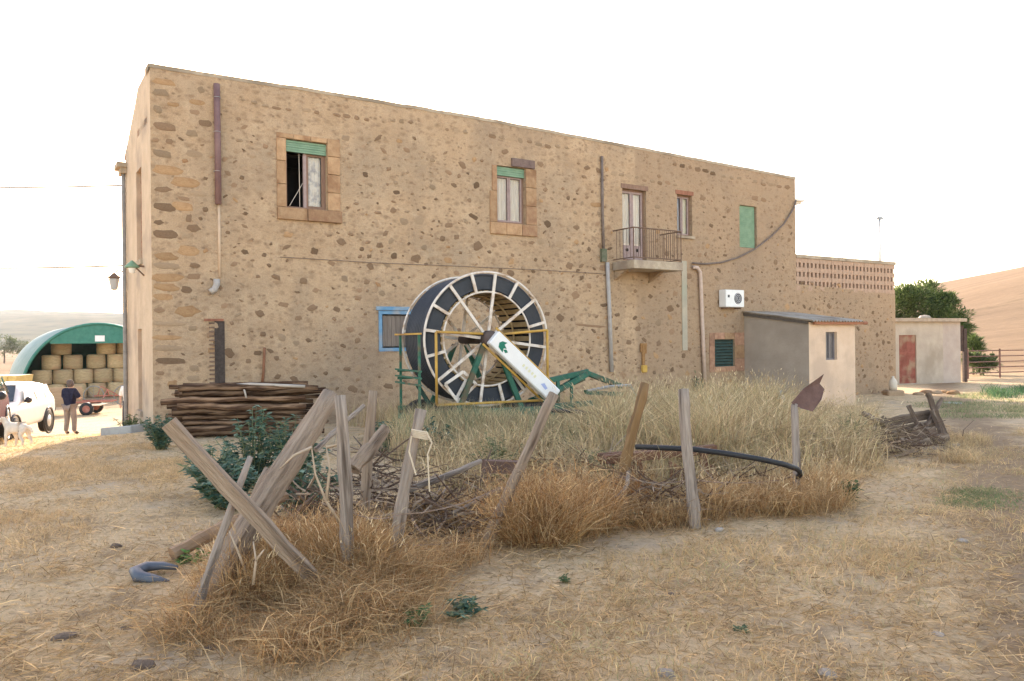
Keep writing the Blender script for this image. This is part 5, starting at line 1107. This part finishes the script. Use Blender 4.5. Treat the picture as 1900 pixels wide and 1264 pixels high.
# ------------------------------------------------------------------ heap of old timber on the right
M_OLD = mat('old_brown_timber', (.09, .062, .045), (.17, .12, .085), scale=6, stretch=(3, 3, .5), bump=.7, c3=(.27, .21, .16), scale2=4, rough=.95)
hb_ = [((1640, 775), (1700, 835), 12.5, 12.0, .05, 'dark plank crossing the left half of the timber heap'), ((1745, 745), (1705, 815), 12.7, 12.2, .05, 'plank leaning left on the right half of the timber heap'), ((1655, 840), (1760, 815), 11.9, 12.1, .06, 'broad board at the front foot of the timber heap'), ((1610, 812), (1690, 800), 12.1, 12.3, .045, 'beam at the left foot of the timber heap'),
       ((1602, 765), (1648, 792), 12.3, 12.4, .04, 'dark stick at the left tip of the timber heap'), ((1618, 793), (1725, 768), 12.4, 12.6, .05, 'long dark beam lying along the top of the timber heap'), ((1630, 806), (1740, 785), 12.2, 12.4, .045, 'second beam under the top of the timber heap'),
       ((1685, 753), (1712, 800), 12.3, 12.2, .035, 'short stake sticking out of the timber heap'), ((1722, 730), (1752, 806), 12.5, 12.3, .06, 'upright plank at the right of the timber heap'), ((1733, 762), (1765, 842), 12.4, 12.1, .055, 'plank leaning on the right side of the timber heap'),
       ((1700, 836), (1778, 832), 11.9, 12.0, .06, 'pale round log at the foot of the timber heap'), ((1645, 785), (1690, 840), 12.1, 11.8, .035, 'crossed stick in the middle of the timber heap'), ((1700, 790), (1745, 830), 12.1, 12.0, .05, 'dark board inside the timber heap'), ((1660, 815), (1735, 800), 12.0, 12.2, .05, 'low beam at the bottom of the timber heap'),
       ((1775, 832), (1795, 868), 11.9, 11.7, .035, 'small stick at the right foot of the timber heap'), ((1500, 800), (1560, 838), 10.5, 10.6, .022, 'thin stick lying between the rusty sheet and the timber heap')]
for (a, b, ya, yb, r, lab) in hb_:
    pale = 'pale' in lab
    post('old_beam' if not pale else 'round_log', P(a[0], a[1], ya), P(b[0], b[1], yb), r, M_OLD if not pale else M_GREYW, lab, 'beam' if not pale else 'log', bury=0, amp=.025, flat=None if (pale or r < .045) else (r * 3.0, r * 1.1))
# jug and small things by the wall
jp = onground(*loc2w(F(1620, 690)[0], -.8, 0).xy); jz = P(1620, 715, jp.y).z
jg = MB().lathe([(0, 0), (.13, 0), (.15, .12), (.15, .3), (.09, .42), (.05, .46), (.05, .52), (0, .52)], (0, 0, 0), (0, 0, 1), 14)
jp.z = ground_z(jp.x, jp.y) + .2
st_ = MB().box((-.3, -.25, -.25), (.32, .25, 0)); st_.build('stone_block', MATS['stone_grey'], loc=jp, bevel=.04, label='rough stone block under the white jug by the wall', cat='stone')
jg.build('plastic_jug', mat('cream_plastic', (.58, .50, .40), (.64, .56, .46), rough=.5), loc=jp + Vector((0, 0, .003)), smooth=True, label='cream plastic jug standing by the farmhouse wall', cat='jug')
bp_ = onground(*P(1450, 760, 15).xy); MB().lathe([(0, 0), (.06, 0), (.07, .08), (.07, .26), (.035, .34), (.025, .4), (0, .4)], (0, 0, .36), (0, 0, 1), 12).box((-.1, -.1, 0), (.1, .1, .36)).build('plastic_bottle', mat('pale_blue_plastic', (.42, .52, .54), (.6, .66, .66), rough=.3, scale=6), loc=bp_, smooth=False, label='pale blue plastic bottle on a crate in the weeds near the lean-to', cat='bottle')
wp = gp(1768, 748); MB().lathe([(0, .03), (.2, .025), (.3, .0)], (0, 0, 0), (0, 0, 1), 8).build('crumpled_bag', mat('pale_bag', (.52, .55, .53), (.6, .62, .6)), loc=wp, label='pale crumpled bag on the grass below the shed', cat='bag')
# loose stones
def loose_stone(p, s, m, label, seed):
    r = random.Random(seed); bm = bmesh.new(); bmesh.ops.create_icosphere(bm, subdivisions=2, radius=1)
    for v in bm.verts: v.co *= 1 + .35 * noise.noise(v.co * 1.3 + Vector((seed, 0, 0)))
    me = bpy.data.meshes.new('loose_stone'); bm.to_mesh(me); bm.free()
    o = obj('loose_stone', me, m, loc=p + Vector((0, 0, s * .12)), smooth=False, label=label, cat='stone', group='stones lying on the dry grass'); o.scale = (s, s * .8, s * .45); o.rotation_euler = (0, 0, r.uniform(0, 6))
M_LST = mat('field_stone', (.30, .25, .2), (.42, .36, .3), scale=4, bump=.5, rand=.25); M_LSTD = mat('clod', (.17, .12, .085), (.25, .18, .13), scale=5, bump=.8, rand=.25)
for i, (px, py, s, m, lb_) in enumerate([(262, 1243, .075, M_LSTD, 'brown flat clod at the bottom left edge'), (390, 1207, .045, M_LSTD, 'brown clod below the slim stake'), (233, 1170, .05, M_LSTD, 'small brown clod left of the slim stake'), (1785, 1007, .06, M_LST, 'pale stone on the right edge of the worn track'), (1355, 957, .08, M_LST, 'grey stone right of the upright grey post'),
                                         (1335, 985, .05, M_LST, 'small grey stone near the foot of the upright grey post'), (1535, 1255, .055, M_LST, 'pale stone at the bottom edge of the picture'), (1740, 1180, .04, M_LST, 'small pale stone on the bare soil at lower right'), (1245, 1107, .04, M_LSTD, 'dark clod in the middle of the dry grass'), (1235, 1255, .06, M_LST, 'whitish stone at the bottom edge left of centre right'),
                                         (120, 1185, .06, M_LSTD, 'dark clod on the bare patch at lower left'), (215, 1015, .05, M_LSTD, 'dark clod on the grass left of the shard'), (1462, 955, .05, M_LST, 'stone at the foot of the thin grey post')]):
    loose_stone(gp(px, py), s, m, lb_, i)
rp_ = loc2w(UT + .4, -.9, 0)
for i in range(9):
    x, y = rp_.x + random.uniform(-1.6, .9), rp_.y + random.uniform(-.9, .6); loose_stone(onground(x, y), random.uniform(.14, .32), M_ST[random.choice([1, 2, 3])], 'rough stone of the low rubble between farmhouse corner and shed', 40 + i)

# ------------------------------------------------------------------ vegetation
def zarr(x, y): return np.array([ground_z(a, b) for a, b in zip(x, y)])
STRAWS = [(.70, .50, .265), (.62, .435, .22), (.76, .57, .33), (.54, .36, .18), (.66, .47, .265)]
BROWNS = [(.43, .245, .10), (.50, .30, .135), (.35, .195, .085), (.55, .36, .175), (.28, .155, .07)]
PALES = [(.74, .58, .34), (.66, .51, .29), (.80, .66, .43), (.50, .43, .21), (.70, .52, .31), (.24, .165, .09), (.36, .25, .13)]
# straw litter lying on the ground
def scatter_litter():
    N = 190000; Y = 2.6 + 13 * np.random.rand(N) ** 1.7; X = (np.random.rand(N) * 2 - 1) * (Y * .72 + 1.0)
    dn = np.array([noise.noise(Vector((x * .9, y * .9, 2.7))) + .6 * noise.noise(Vector((x * 2.6, y * 2.6, 8.1))) for x, y in zip(X, Y)])
    track = np.abs(X - .52 * Y - 1.15) < .55
    keep = (np.random.rand(N) < np.clip(.62 + 1.0 * dn, .12, 1)) & ~(track & (np.random.rand(N) < .7)); X, Y = X[keep], Y[keep]; N = len(X)
    base = np.stack([X, Y, zarr(X, Y) + .004], 1); a = np.random.rand(N) * 2 * PI; el = np.abs(np.random.randn(N)) * .22
    d = np.stack([np.cos(a) * np.cos(el), np.sin(a) * np.cos(el), np.sin(el)], 1)
    me = blades_mesh('straw_litter', base, d, np.where(np.random.rand(N) < .12, .12, .025) + .07 * np.random.rand(N), .0027 + .0025 * np.random.rand(N) + .0003 * Y, tones(N, STRAWS + [(.40, .27, .13), (.30, .20, .10), (.50, .34, .16)], .18), droop=.1)
    obj('straw_litter', me, M_STRAW, kind='stuff')
scatter_litter()
def in_poly(x, y, poly):
    c = False; n = len(poly); j = n - 1
    for i in range(n):
        xi, yi = poly[i]; xj, yj = poly[j]
        if (yi > y) != (yj > y) and x < (xj - xi) * (y - yi) / (yj - yi) + xi: c = not c
        j = i
    return c
def grass_patch(name, pts, n, hmin, hmax, cols, lean=.18, w=.005, droop=.4, clump=.12, mask=None, mtl=None, gscale=.8, heads=0, broken=0):
    """tufts spread inside a polygon on the ground"""
    xs = [p[0] for p in pts]; ys = [p[1] for p in pts]; X, Y, Hs, TC = [], [], [], []
    nt = max(1, n // 14)
    while len(X) < n:
        x, y = random.uniform(min(xs), max(xs)), random.uniform(min(ys), max(ys))
        if not in_poly(x, y, pts): continue
        d = noise.noise(Vector((x * gscale, y * gscale, 6.6)))
        if random.random() > .42 + 1.1 * d: continue
        hh = lerp(hmin, hmax, min(1, max(0, .5 + .9 * d + random.uniform(-.3, .3))))
        if mask: hh *= mask(x, y)
        if hh < .05: continue
        tc_ = np.array(random.choice(cols)) * random.uniform(.55, 1.2)
        TC += [tc_] * 14
        for _ in range(14): X.append(x + random.gauss(0, clump)); Y.append(y + random.gauss(0, clump)); Hs.append(hh * random.uniform(.55, 1.15))
    X, Y, Hs = np.array(X), np.array(Y), np.array(Hs); N = len(X)
    base = np.stack([X, Y, zarr(X, Y) - .01], 1)
    D_ = dirs_up(N, lean)
    if broken:
        k = np.random.rand(N) < broken; D_[k, 2] *= .15 * np.random.rand(k.sum()); D_[k, :2] = np.random.randn(k.sum(), 2) * .6; D_ /= np.linalg.norm(D_, axis=1, keepdims=True); base[k, 2] += Hs[k] * np.random.rand(k.sum()) * .6; Hs[k] *= .55
    me = blades_mesh(name, base, D_, Hs, w * (.7 + .6 * np.random.rand(N)), np.clip((.6 * np.array(TC) + .4 * tones(N, cols, .15)) * (1 + .14 * np.random.randn(N, 1)), .01, .95), droop)
    if heads:
        k = np.where((np.random.rand(N) < heads) & (D_[:, 2] > .6))[0]; b2 = base[k] + D_[k] * Hs[k][:, None] * .82
        m2 = blades_mesh(name + '_seed_heads', b2, D_[k] + np.random.randn(len(k), 3) * .2, .03 + .05 * np.random.rand(len(k)), (.004 + .005 * np.random.rand(len(k))) * np.clip(base[k, 1] / 7, .6, 1.6), tones(len(k), [(.74, .60, .38), (.62, .47, .27), (.45, .32, .17)], .15), .3); obj(name + '_seed_heads', m2, mtl or M_STRAW, kind='stuff')
    return obj(name, me, mtl or M_STRAW, kind='stuff')
def W2(px, py, Y): p = P(px, py, Y); return (p.x, p.y)
# tall pale weeds in the enclosure
encl = [W2(800, 800, 7.6), W2(1010, 800, 8.0), W2(1290, 800, 7.7), W2(1480, 800, 8.3), W2(1640, 800, 11), W2(1600, 800, 17.5), W2(1380, 800, 19.5), W2(1120, 800, 17.0), W2(1040, 800, 12.4), W2(800, 800, 12.0)]
grass_patch('tall_dry_weeds', encl, 22000, .35, .9, PALES, .38, .008, .6, .12, gscale=1.7, heads=.25, broken=.2)
grass_patch('tall_dry_weeds', [W2(1040, 800, 9.5), W2(1300, 800, 9.0), W2(1480, 800, 10.5), W2(1420, 800, 16), W2(1180, 800, 15)], 14000, .75, 1.35, PALES + [(.34, .34, .18)], .28, .008, .45, .12, gscale=1.9, heads=.3, broken=.12)
grass_patch('reel_weeds', [W2(740, 800, 10.5), W2(1040, 800, 10.5), W2(1040, 800, 13.2), W2(740, 800, 13.3)], 8000, .45, .85, PALES + [(.30, .34, .18), (.22, .30, .17)], .16, .008, .35, .1)
grass_patch('wall_foot_weeds', [W2(700, 800, 16.5), W2(1040, 800, 16), W2(1330, 800, 19), W2(1500, 800, 20), W2(1380, 800, 23), W2(1000, 800, 19), W2(640, 800, 17)], 8000, .4, .9, PALES, .2, .009, .35, .1)
# low brown grass along the fence line
grass_patch('fence_line_grass', [W2(420, 900, 4.75), W2(720, 900, 4.9), W2(900, 900, 5.9), W2(1150, 900, 6.7), W2(1300, 900, 6.7), W2(1580, 900, 7.5), W2(1560, 900, 8.4), W2(1290, 900, 8.2), W2(880, 900, 7.8), W2(560, 900, 6.4)], 19000, .10, .46, BROWNS + STRAWS[:3], .55, .005, .6, .08, gscale=2.0, heads=.08, broken=.38)
grass_patch('trunk_foot_grass', [W2(330, 1100, 4.35), W2(560, 1200, 3.9), W2(760, 1200, 4.3), W2(780, 1100, 5.4), W2(520, 1000, 5.8), W2(400, 1000, 5.5)], 11500, .07, .36, BROWNS + STRAWS[:4], .7, .0045, .6, .09, gscale=2.0, broken=.42)
grass_patch('post_grass', [W2(400, 1000, 4.75), W2(710, 1000, 4.95), W2(720, 1000, 5.6), W2(480, 1000, 5.5)], 4200, .25, .66, BROWNS + STRAWS[:2], .38, .004, .4, .08, gscale=2.5, heads=.3, broken=.2)
grass_patch('post_row_grass', [W2(1290, 1000, 6.95), W2(1560, 1000, 7.5), W2(1560, 1000, 8.3), W2(1300, 1000, 7.8)], 3400, .2, .5, BROWNS + STRAWS, .36, .005, .4, .08, gscale=2.5, heads=.25, broken=.25)
grass_patch('right_bank_grass', [W2(1480, 850, 8.3), W2(1800, 850, 10.3), W2(1830, 850, 13), W2(1620, 850, 14.5), W2(1500, 850, 10.5)], 8000, .06, .3, PALES + STRAWS, .45, .006, .5, .09, gscale=1.6)
# short dry turf on the open ground
turf = [(-7.5, 4.2), (-2.3, 4.3), (-1.6, 6.3), (-3.6, 8), (-5, 12.5), (-7.5, 15), (-9.5, 13)]
grass_patch('short_dry_turf', turf, 26000, .03, .11, STRAWS, .6, .005, .5, .09)
grass_patch('short_dry_turf', [(-.8, 3.0), (4.4, 3.0), (10, 11), (12.5, 17), (9.0, 14), (6.5, 11), (3.4, 7.2), (.9, 6.0)], 24000, .03, .12, STRAWS + [(.42, .40, .2)], .6, .005, .5, .1)
grass_patch('short_green_grass', [W2(1720, 800, 17), W2(1990, 800, 17), W2(2050, 800, 30), W2(1800, 800, 30), W2(1690, 800, 26)], 9000, .05, .16, [(.34, .34, .17), (.20, .26, .12), (.46, .4, .23)], .45, .011, .4, .16)
grass_patch('green_weeds', [W2(1840, 740, 27), W2(2100, 740, 25), W2(2100, 740, 33), W2(1830, 740, 32)], 3500, .2, .5, [(.06, .15, .075), (.10, .19, .08), (.16, .22, .1)], .35, .016, .35, .14, mtl=M_LEAF)
grass_patch('green_turf_patch', [W2(1740, 950, 7.6), W2(1900, 970, 7.2), W2(1930, 950, 8.3), W2(1780, 930, 8.5)], 2200, .03, .09, [(.17, .24, .10), (.24, .28, .12), (.40, .33, .18)], .6, .006, .4, .08, mtl=M_LEAF)
grass_patch('short_dry_turf', [(-3.6, 2.6), (3.2, 2.6), (2.2, 4.6), (-.2, 4.9), (-1.2, 4.0), (-3.0, 4.0)], 12000, .02, .08, STRAWS + [(.42, .28, .14)], .8, .0035, .5, .09)
grass_patch('sunny_turf', [(-13, 17.5), (-9.6, 16.5), (-10.6, 24), (-16, 26), (-18, 24)], 4500, .05, .16, STRAWS, .5, .009, .4, .12)

# brown dry bush
def dry_bush(center, R, H, n, cols, label, seed):
    rr = random.Random(seed); root = empty('dry_bush', center, 0, label=label, cat='bush')
    base = []; d = []; h = []
    for _ in range(n):
        a = rr.uniform(0, 2 * PI); q = rr.random() ** .6 * .5 * R; th = rr.uniform(-.3, 1.15) * (.4 + q / R); base.append((math.cos(a) * q, math.sin(a) * q * .75, 0))
        v = Vector((math.cos(a) * math.sin(th), math.sin(a) * math.sin(th), math.cos(th))); v += Vector((rr.gauss(0, .24), rr.gauss(0, .24), 0)); v.normalize(); d.append(v); h.append(H * rr.uniform(.45, 1.05) * (1 - .15 * abs(th)))
    me = blades_mesh('stems', np.array(base), np.array(d), np.array(h), np.full(n, .004), tones(n, cols, .18), .25)
    obj('stems', me, M_STRAW, root)
    m = n * 3; bs = []; ds = []
    for _ in range(m):
        i = rr.randrange(n); t = rr.uniform(.15, .98); bs.append(Vector(base[i]) + d[i] * h[i] * t + Vector((rr.gauss(0, .05), rr.gauss(0, .05), rr.gauss(0, .03)))); v = d[i] * .5 + Vector((rr.gauss(0, .8), rr.gauss(0, .8), rr.gauss(.1, .6))); ds.append(v.normalized())
    me = blades_mesh('twigs', np.array(bs), np.array(ds), np.random.rand(m) * .16 + .04, np.random.rand(m) * .003 + .002, tones(m, cols + [(.2, .11, .05), (.58, .42, .24)], .25), .2); obj('twigs', me, M_STRAW, root); return root
dry_bush(gp(1000, 1028) + Vector((0, .35, 0)), .62, .72, 1700, BROWNS + STRAWS[:2], 'large rounded brown dry bush beside the leaning brown post', 1)
dry_bush(gp(1085, 1000) + Vector((0, .3, 0)), .5, .62, 1100, BROWNS + STRAWS[2:4], 'smaller brown dry bush adjoining the large one on its right', 2)
dry_bush(gp(600, 1090) + Vector((0, .35, 0)), .5, .5, 900, BROWNS + STRAWS, 'brown dry bush at the foot of the tall grey post', 3)
dry_bush(gp(480, 1110) + Vector((0, .5, 0)), .45, .4, 700, BROWNS, 'low brown dry bush under the plank and trunk crossing', 4)
dry_bush(gp(1190, 965) + Vector((0, .3, 0)), .3, .45, 420, [(.36, .17, .06), (.42, .22, .09)], 'small orange-brown dried plant at the rusty implement', 5)

def brush_heap(center, R, H, n, label, seed):
    rr = random.Random(seed); root = empty('brush_heap', center, 0, label=label, cat='brush'); mb = MB(); mb2 = MB()
    for i in range(n):
        a = rr.uniform(0, 2 * PI); p = Vector((rr.gauss(0, .45) * R, rr.gauss(0, .3) * R, rr.random() ** 1.6 * H)); L = rr.uniform(.2, .6); d = Vector((math.cos(a), math.sin(a) * .6, rr.gauss(.1, .35))).normalized()
        q = p + d * L; q.z = max(.01, q.z); m = p.lerp(q, .5) + Vector((rr.gauss(0, .03), rr.gauss(0, .03), rr.gauss(0, .03))); r = rr.choice([.003, .004, .005, .006, .008, .013])
        (mb if rr.random() < .7 else mb2).tube([p, m, q], [r, r * .8, r * .5], 4)
    mb.build('dark_sticks', mat('dark_brown_wood', (.07, .042, .028), (.14, .09, .06), scale=12), root); mb2.build('pale_sticks', mat('dry_stick', (.26, .19, .135), (.38, .29, .21), scale=12), root)  # most sticks dark brown, the rest paler
for i, (px, py, R, H, n, lb_) in enumerate([(800, 1010, .55, .32, 150, 'dark tangled brush right of the twined grey post'), (590, 1010, .5, .45, 170, 'dark tangled brush behind the plank and the tall grey post'), (1215, 970, .5, .35, 150, 'dark tangled brush round the rusty implement'), (1370, 935, .45, .25, 100, 'low dark brush right of the upright grey post'), (880, 940, .6, .3, 130, 'dark brush behind the leaning brown post'), (1690, 850, .7, .35, 120, 'dark twigs under the timber heap'), (720, 990, .55, .38, 190, 'dark tangled sticks between the tall grey post and the twined post'), (690, 905, .5, .4, 150, 'dark sticks behind the short brown post'), (1090, 905, .6, .3, 130, 'dark sticks behind the small brown bush'), (1440, 890, .5, .22, 90, 'dark sticks behind the thin grey post')]):
    brush_heap(gp(px, py) + Vector((0, .2, -.01)), R, H, n, lb_, 200 + i)
# leafy green plants: stems with toothed leaves
def leaf_quads(cent, dirs, L, Wd):
    v = []; f = []
    for c, d, l, w in zip(cent, dirs, L, Wd):
        d = d.normalized(); s = d.cross(Vector((0, 0, 1)));
        if s.length < .05: s = Vector((1, 0, 0))
        s.normalize(); n = s.cross(d); o = len(v)
        v += [c, c + d * l * .4 + s * w - n * l * .05, c + d * l * .45 + n * w * .25, c + d * l * .4 - s * w - n * l * .05, c + d * l - Vector((0, 0, l * .25))]
        f += [(o, o + 1, o + 2), (o, o + 2, o + 3), (o + 1, o + 4, o + 2), (o + 2, o + 4, o + 3)]
    return v, f
def green_plant(name, loc, R, H, nst, nl, cols, label, seed, cat='plant', lsize=(.05, .12), wr=.28):
    rr = random.Random(seed); root = empty(name, loc, 0, label=label, cat=cat); st = MB(); C, D, L, W = [], [], [], []
    for _ in range(nst):
        a = rr.uniform(0, 2 * PI); q = R * rr.random() ** .6; tip = Vector((math.cos(a) * q, math.sin(a) * q, H * rr.uniform(.55, 1.0) * (1 - .35 * (q / R) ** 2))); b = tip * .25; b.z = -.01
        mid = b.lerp(tip, .5) + Vector((0, 0, H * .08)); st.tube([b, mid, tip], [.008, .006, .003], 5)
        for k in range(nl):
            t = rr.uniform(.12, 1); p = (b.lerp(mid, t * 2) if t < .5 else mid.lerp(tip, t * 2 - 1)); aa = rr.uniform(0, 2 * PI); d = Vector((math.cos(aa), math.sin(aa), rr.uniform(-.1, .9)))
            C.append(p); D.append(d); l = rr.uniform(*lsize); L.append(l); W.append(l * wr)
    v, f = leaf_quads(C, D, L, W); me = bpy.data.meshes.new('foliage'); me.from_pydata(v, [], f); me.update()
    ca = me.attributes.new('Col', 'FLOAT_COLOR', 'POINT'); n = len(C); c4 = np.ones((n, 5, 4)); c4[:, :, :3] = tones(n, cols, .2)[:, None, :]; ca.data.foreach_set('color', c4.reshape(-1).astype(np.float32))
    obj('foliage', me, M_LEAF, root); st.build('stems', mat('green_stem', (.10, .13, .06), (.16, .18, .09)), root, smooth=True); return root
BLUEG = [(.065, .13, .085), (.10, .175, .12), (.14, .215, .15), (.05, .10, .065), (.18, .25, .18), (.17, .20, .10)]
for i, (px, py, R, H, lab) in enumerate([(300, 835, .32, .62, 'green weed clump at the corner of the farmhouse, left of the pole stack'), (400, 925, .42, .62, 'blue-green weed clump in front of the left end of the pole stack'), (470, 900, .5, .95, 'tallest blue-green weed clump in front of the pole stack'), (540, 900, .42, .85, 'blue-green weed clump left of the thick trunk top'),
                                         (560, 960, .4, .7, 'dark green weed clump right behind the thick trunk'), (430, 945, .35, .45, 'low green weed clump behind the plank'), (715, 840, .3, .6, 'green weed clump behind the short brown post'), (800, 850, .35, .6, 'green weed clump in front of the reel wheels')]):
    g_ = gp(px, py); green_plant('weed_clump', g_, R, H, 34, 26, BLUEG, lab, 60 + i)
OLIVE = [(.20, .21, .09), (.27, .26, .12), (.14, .17, .08), (.36, .31, .16)]
for i, (px, Y, R, H, lab) in enumerate([(925, 9.2, .4, .6, 'olive weed left of the orange-brown post, below the drive cover'), (1085, 10.5, .45, .75, 'olive weed under the green drawbar'), (1120, 8.6, .35, .5, 'low olive weed just left of the orange-brown post'), (1345, 12.5, .45, .9, 'olive weed behind the upright grey post'), (1560, 11.5, .5, .7, 'olive weed right of the rusty sheet'), (1240, 13.5, .45, .9, 'olive weed in the tall dry stand below the pink pipe'), (985, 10.8, .4, .6, 'olive weed right of the reel base')]):
    q_ = P(px, 800, Y); green_plant('dry_weed', onground(q_.x, q_.y), R, H, 22, 20, OLIVE, lab, 120 + i, lsize=(.04, .09), wr=.22)
green_plant('low_weed', gp(858, 1145), .16, .12, 16, 16, BLUEG, 'small round blue-green weed in the dry grass below the posts', 80, lsize=(.03, .06))
green_plant('low_weed', gp(778, 1160), .11, .11, 10, 14, [(.08, .18, .07), (.12, .22, .09)], 'small bright green weed left of the round blue-green one', 81, lsize=(.03, .06))
green_plant('low_weed', gp(1572, 930), .16, .28, 16, 16, [(.05, .10, .04), (.09, .15, .06)], 'dark green weed right of the thin grey post', 82, lsize=(.04, .08))
green_plant('low_weed', gp(1170, 975), .12, .16, 10, 14, BLUEG, 'green weed under the rusty implement', 83, lsize=(.04, .08))
green_plant('low_weed', gp(350, 1045), .14, .1, 9, 12, [(.10, .22, .05), (.14, .28, .07)], 'bright green weed behind the reddish-brown log', 84, lsize=(.04, .08))
green_plant('low_weed', gp(1385, 1180), .08, .05, 7, 10, [(.14, .19, .1), (.18, .22, .12)], 'tiny grey-green weed on the dry grass at right', 85, lsize=(.02, .04))
green_plant('low_weed', gp(1050, 1080), .05, .06, 6, 8, [(.10, .15, .06)], 'tiny dark weed in the grass below the large dry bush', 86, lsize=(.02, .04))
q = loc2w(-.35, .9, 0); green_plant('weed_clump', onground(q.x, q.y), .4, .42, 16, 16, [(.10, .15, .06), (.16, .2, .08), (.24, .24, .11)], 'green weeds growing at the foot of the gable', 87)
q = loc2w(F(1284, 690)[0], -.25, 0); green_plant('climbing_weed', onground(q.x, q.y), .22, 1.35, 14, 30, [(.09, .14, .07), (.14, .2, .1)], 'tall green weed against the wall below the pink pipe', 88)

# trees
def tree(name, loc, trunk_h, lobes, n, cols, label, seed, lsize=(.16, .34), needles=False):
    rr = random.Random(seed); root = empty(name, loc, 0, label=label, cat='tree' if trunk_h > 1 else 'bush'); tr = MB()
    top = Vector((0, 0, trunk_h)); tr.tube(wobble((0, 0, -.3), top, 5, .06, seed), [.2 * trunk_h / 3, .18 * trunk_h / 3, .16 * trunk_h / 3, .14 * trunk_h / 3, .12 * trunk_h / 3, .1 * trunk_h / 3], 9)
    C, D, L, W = [], [], [], []
    for (cx, cy, cz, rx, rz) in lobes:
        c = Vector((cx, cy, cz)); tr.tube(wobble(top * .8, c, 4, .08, seed + int(cx * 10)), [.07, .055, .045, .035, .02], 6)
        ncl = 46
        for _ in range(ncl):
            dv = Vector((rr.gauss(0, 1), rr.gauss(0, 1), rr.gauss(0, 1))).normalized() * rr.uniform(.45, 1.0); k = c + Vector((dv.x * rx, dv.y * rx, dv.z * rz)); sz = rr.uniform(.16, .3) * rx
            for _ in range(max(4, n // (len(lobes) * ncl))):
                o = Vector((rr.gauss(0, 1), rr.gauss(0, 1), rr.gauss(0, .8))) * sz * .6; C.append(k + o); D.append(o + dv * sz + Vector((0, 0, .2))); l = rr.uniform(*lsize); L.append(l); W.append(l * (.12 if needles else .3))
    v, f = leaf_quads(C, D, L, W); me = bpy.data.meshes.new('crown'); me.from_pydata(v, [], f); me.update()
    ca = me.attributes.new('Col', 'FLOAT_COLOR', 'POINT'); m = len(C); c4 = np.ones((m, 5, 4)); c4[:, :, :3] = tones(m, cols, .2)[:, None, :]; ca.data.foreach_set('color', c4.reshape(-1).astype(np.float32))
    obj('crown', me, M_LEAF, root); tr.build('trunk', M_OLD, root, smooth=True); return root
PINE = [(.10, .145, .04), (.14, .19, .055), (.18, .23, .075), (.07, .11, .035)]
tp = P(1712, 600, 46); tzg = ground_z(tp.x, tp.y)
tree('pine_tree', (tp.x, tp.y, tzg), 2.2, [(0, 0, 3.7, 1.6, 1.25), (-1.4, .3, 3.8, 1.3, 1.05), (1.35, 0, 3.3, 1.25, 1.0), (.2, .2, 4.75, 1.1, .8), (-.9, -.4, 4.6, 1.0, .7), (2.1, .2, 2.8, .75, .65), (-1.9, .2, 3.2, .9, .9), (.8, -.6, 3.0, 1.2, .9), (1.2, .1, 4.2, .9, .7)], 17000, PINE, 'rounded green pine behind the low shed', 11, (.18, .4), True)
tp = P(1806, 640, 48); tree('small_tree', (tp.x, tp.y, ground_z(tp.x, tp.y)), 1.2, [(0, 0, 2.0, .55, .45), (.3, .1, 1.6, .45, .4)], 2400, PINE, 'small dark green tree behind the shed post', 12, (.12, .26), True)
tp = P(1818, 690, 47); tree('roadside_bush', (tp.x, tp.y, ground_z(tp.x, tp.y)), .6, [(0, 0, .75, .85, .6), (.5, .1, .7, .6, .5), (-.5, 0, 1.0, .5, .4)], 3600, [(.09, .13, .045), (.14, .18, .065), (.18, .2, .09)], 'olive green bush behind the pipe gate', 13, (.1, .24))
for i, (px, Y, s) in enumerate([(8, 190, 2.2), (48, 210, 1.8), (-40, 200, 2.4)]):
    tp = P(px, 660, Y); tree('distant_tree', (tp.x, tp.y, ground_z(tp.x, tp.y)), 1.5 * s, [(0, 0, 2.2 * s, 1.6 * s, 1.0 * s), (1.0 * s, 0, 1.9 * s, 1.2 * s, .8 * s)], 2600, [(.10, .13, .06), (.14, .16, .08)], ['hazy tree left of the hangar, above the yellow trailer', 'smaller hazy tree next to the hangar side', 'hazy tree at the far left edge'][i], 14 + i, (.25, .5))

# ------------------------------------------------------------------ haze over the valley
hz_me = MB().box((-2700, -40, -25), (1500, 3100, 130)); hzo = hz_me.build('haze', None, kind='stuff')
hm = bpy.data.materials.new('haze'); hm.use_nodes = True; n, l = nodes_of(hm); n.remove(n['Principled BSDF'])
pv = n.new('ShaderNodeVolumePrincipled'); pv.inputs['Color'].default_value = (.93, .95, 1, 1); pv.inputs['Density'].default_value = .00012; pv.inputs['Anisotropy'].default_value = .25
l.new(pv.outputs[0], n['Material Output'].inputs['Volume']); hzo.data.materials.append(hm)
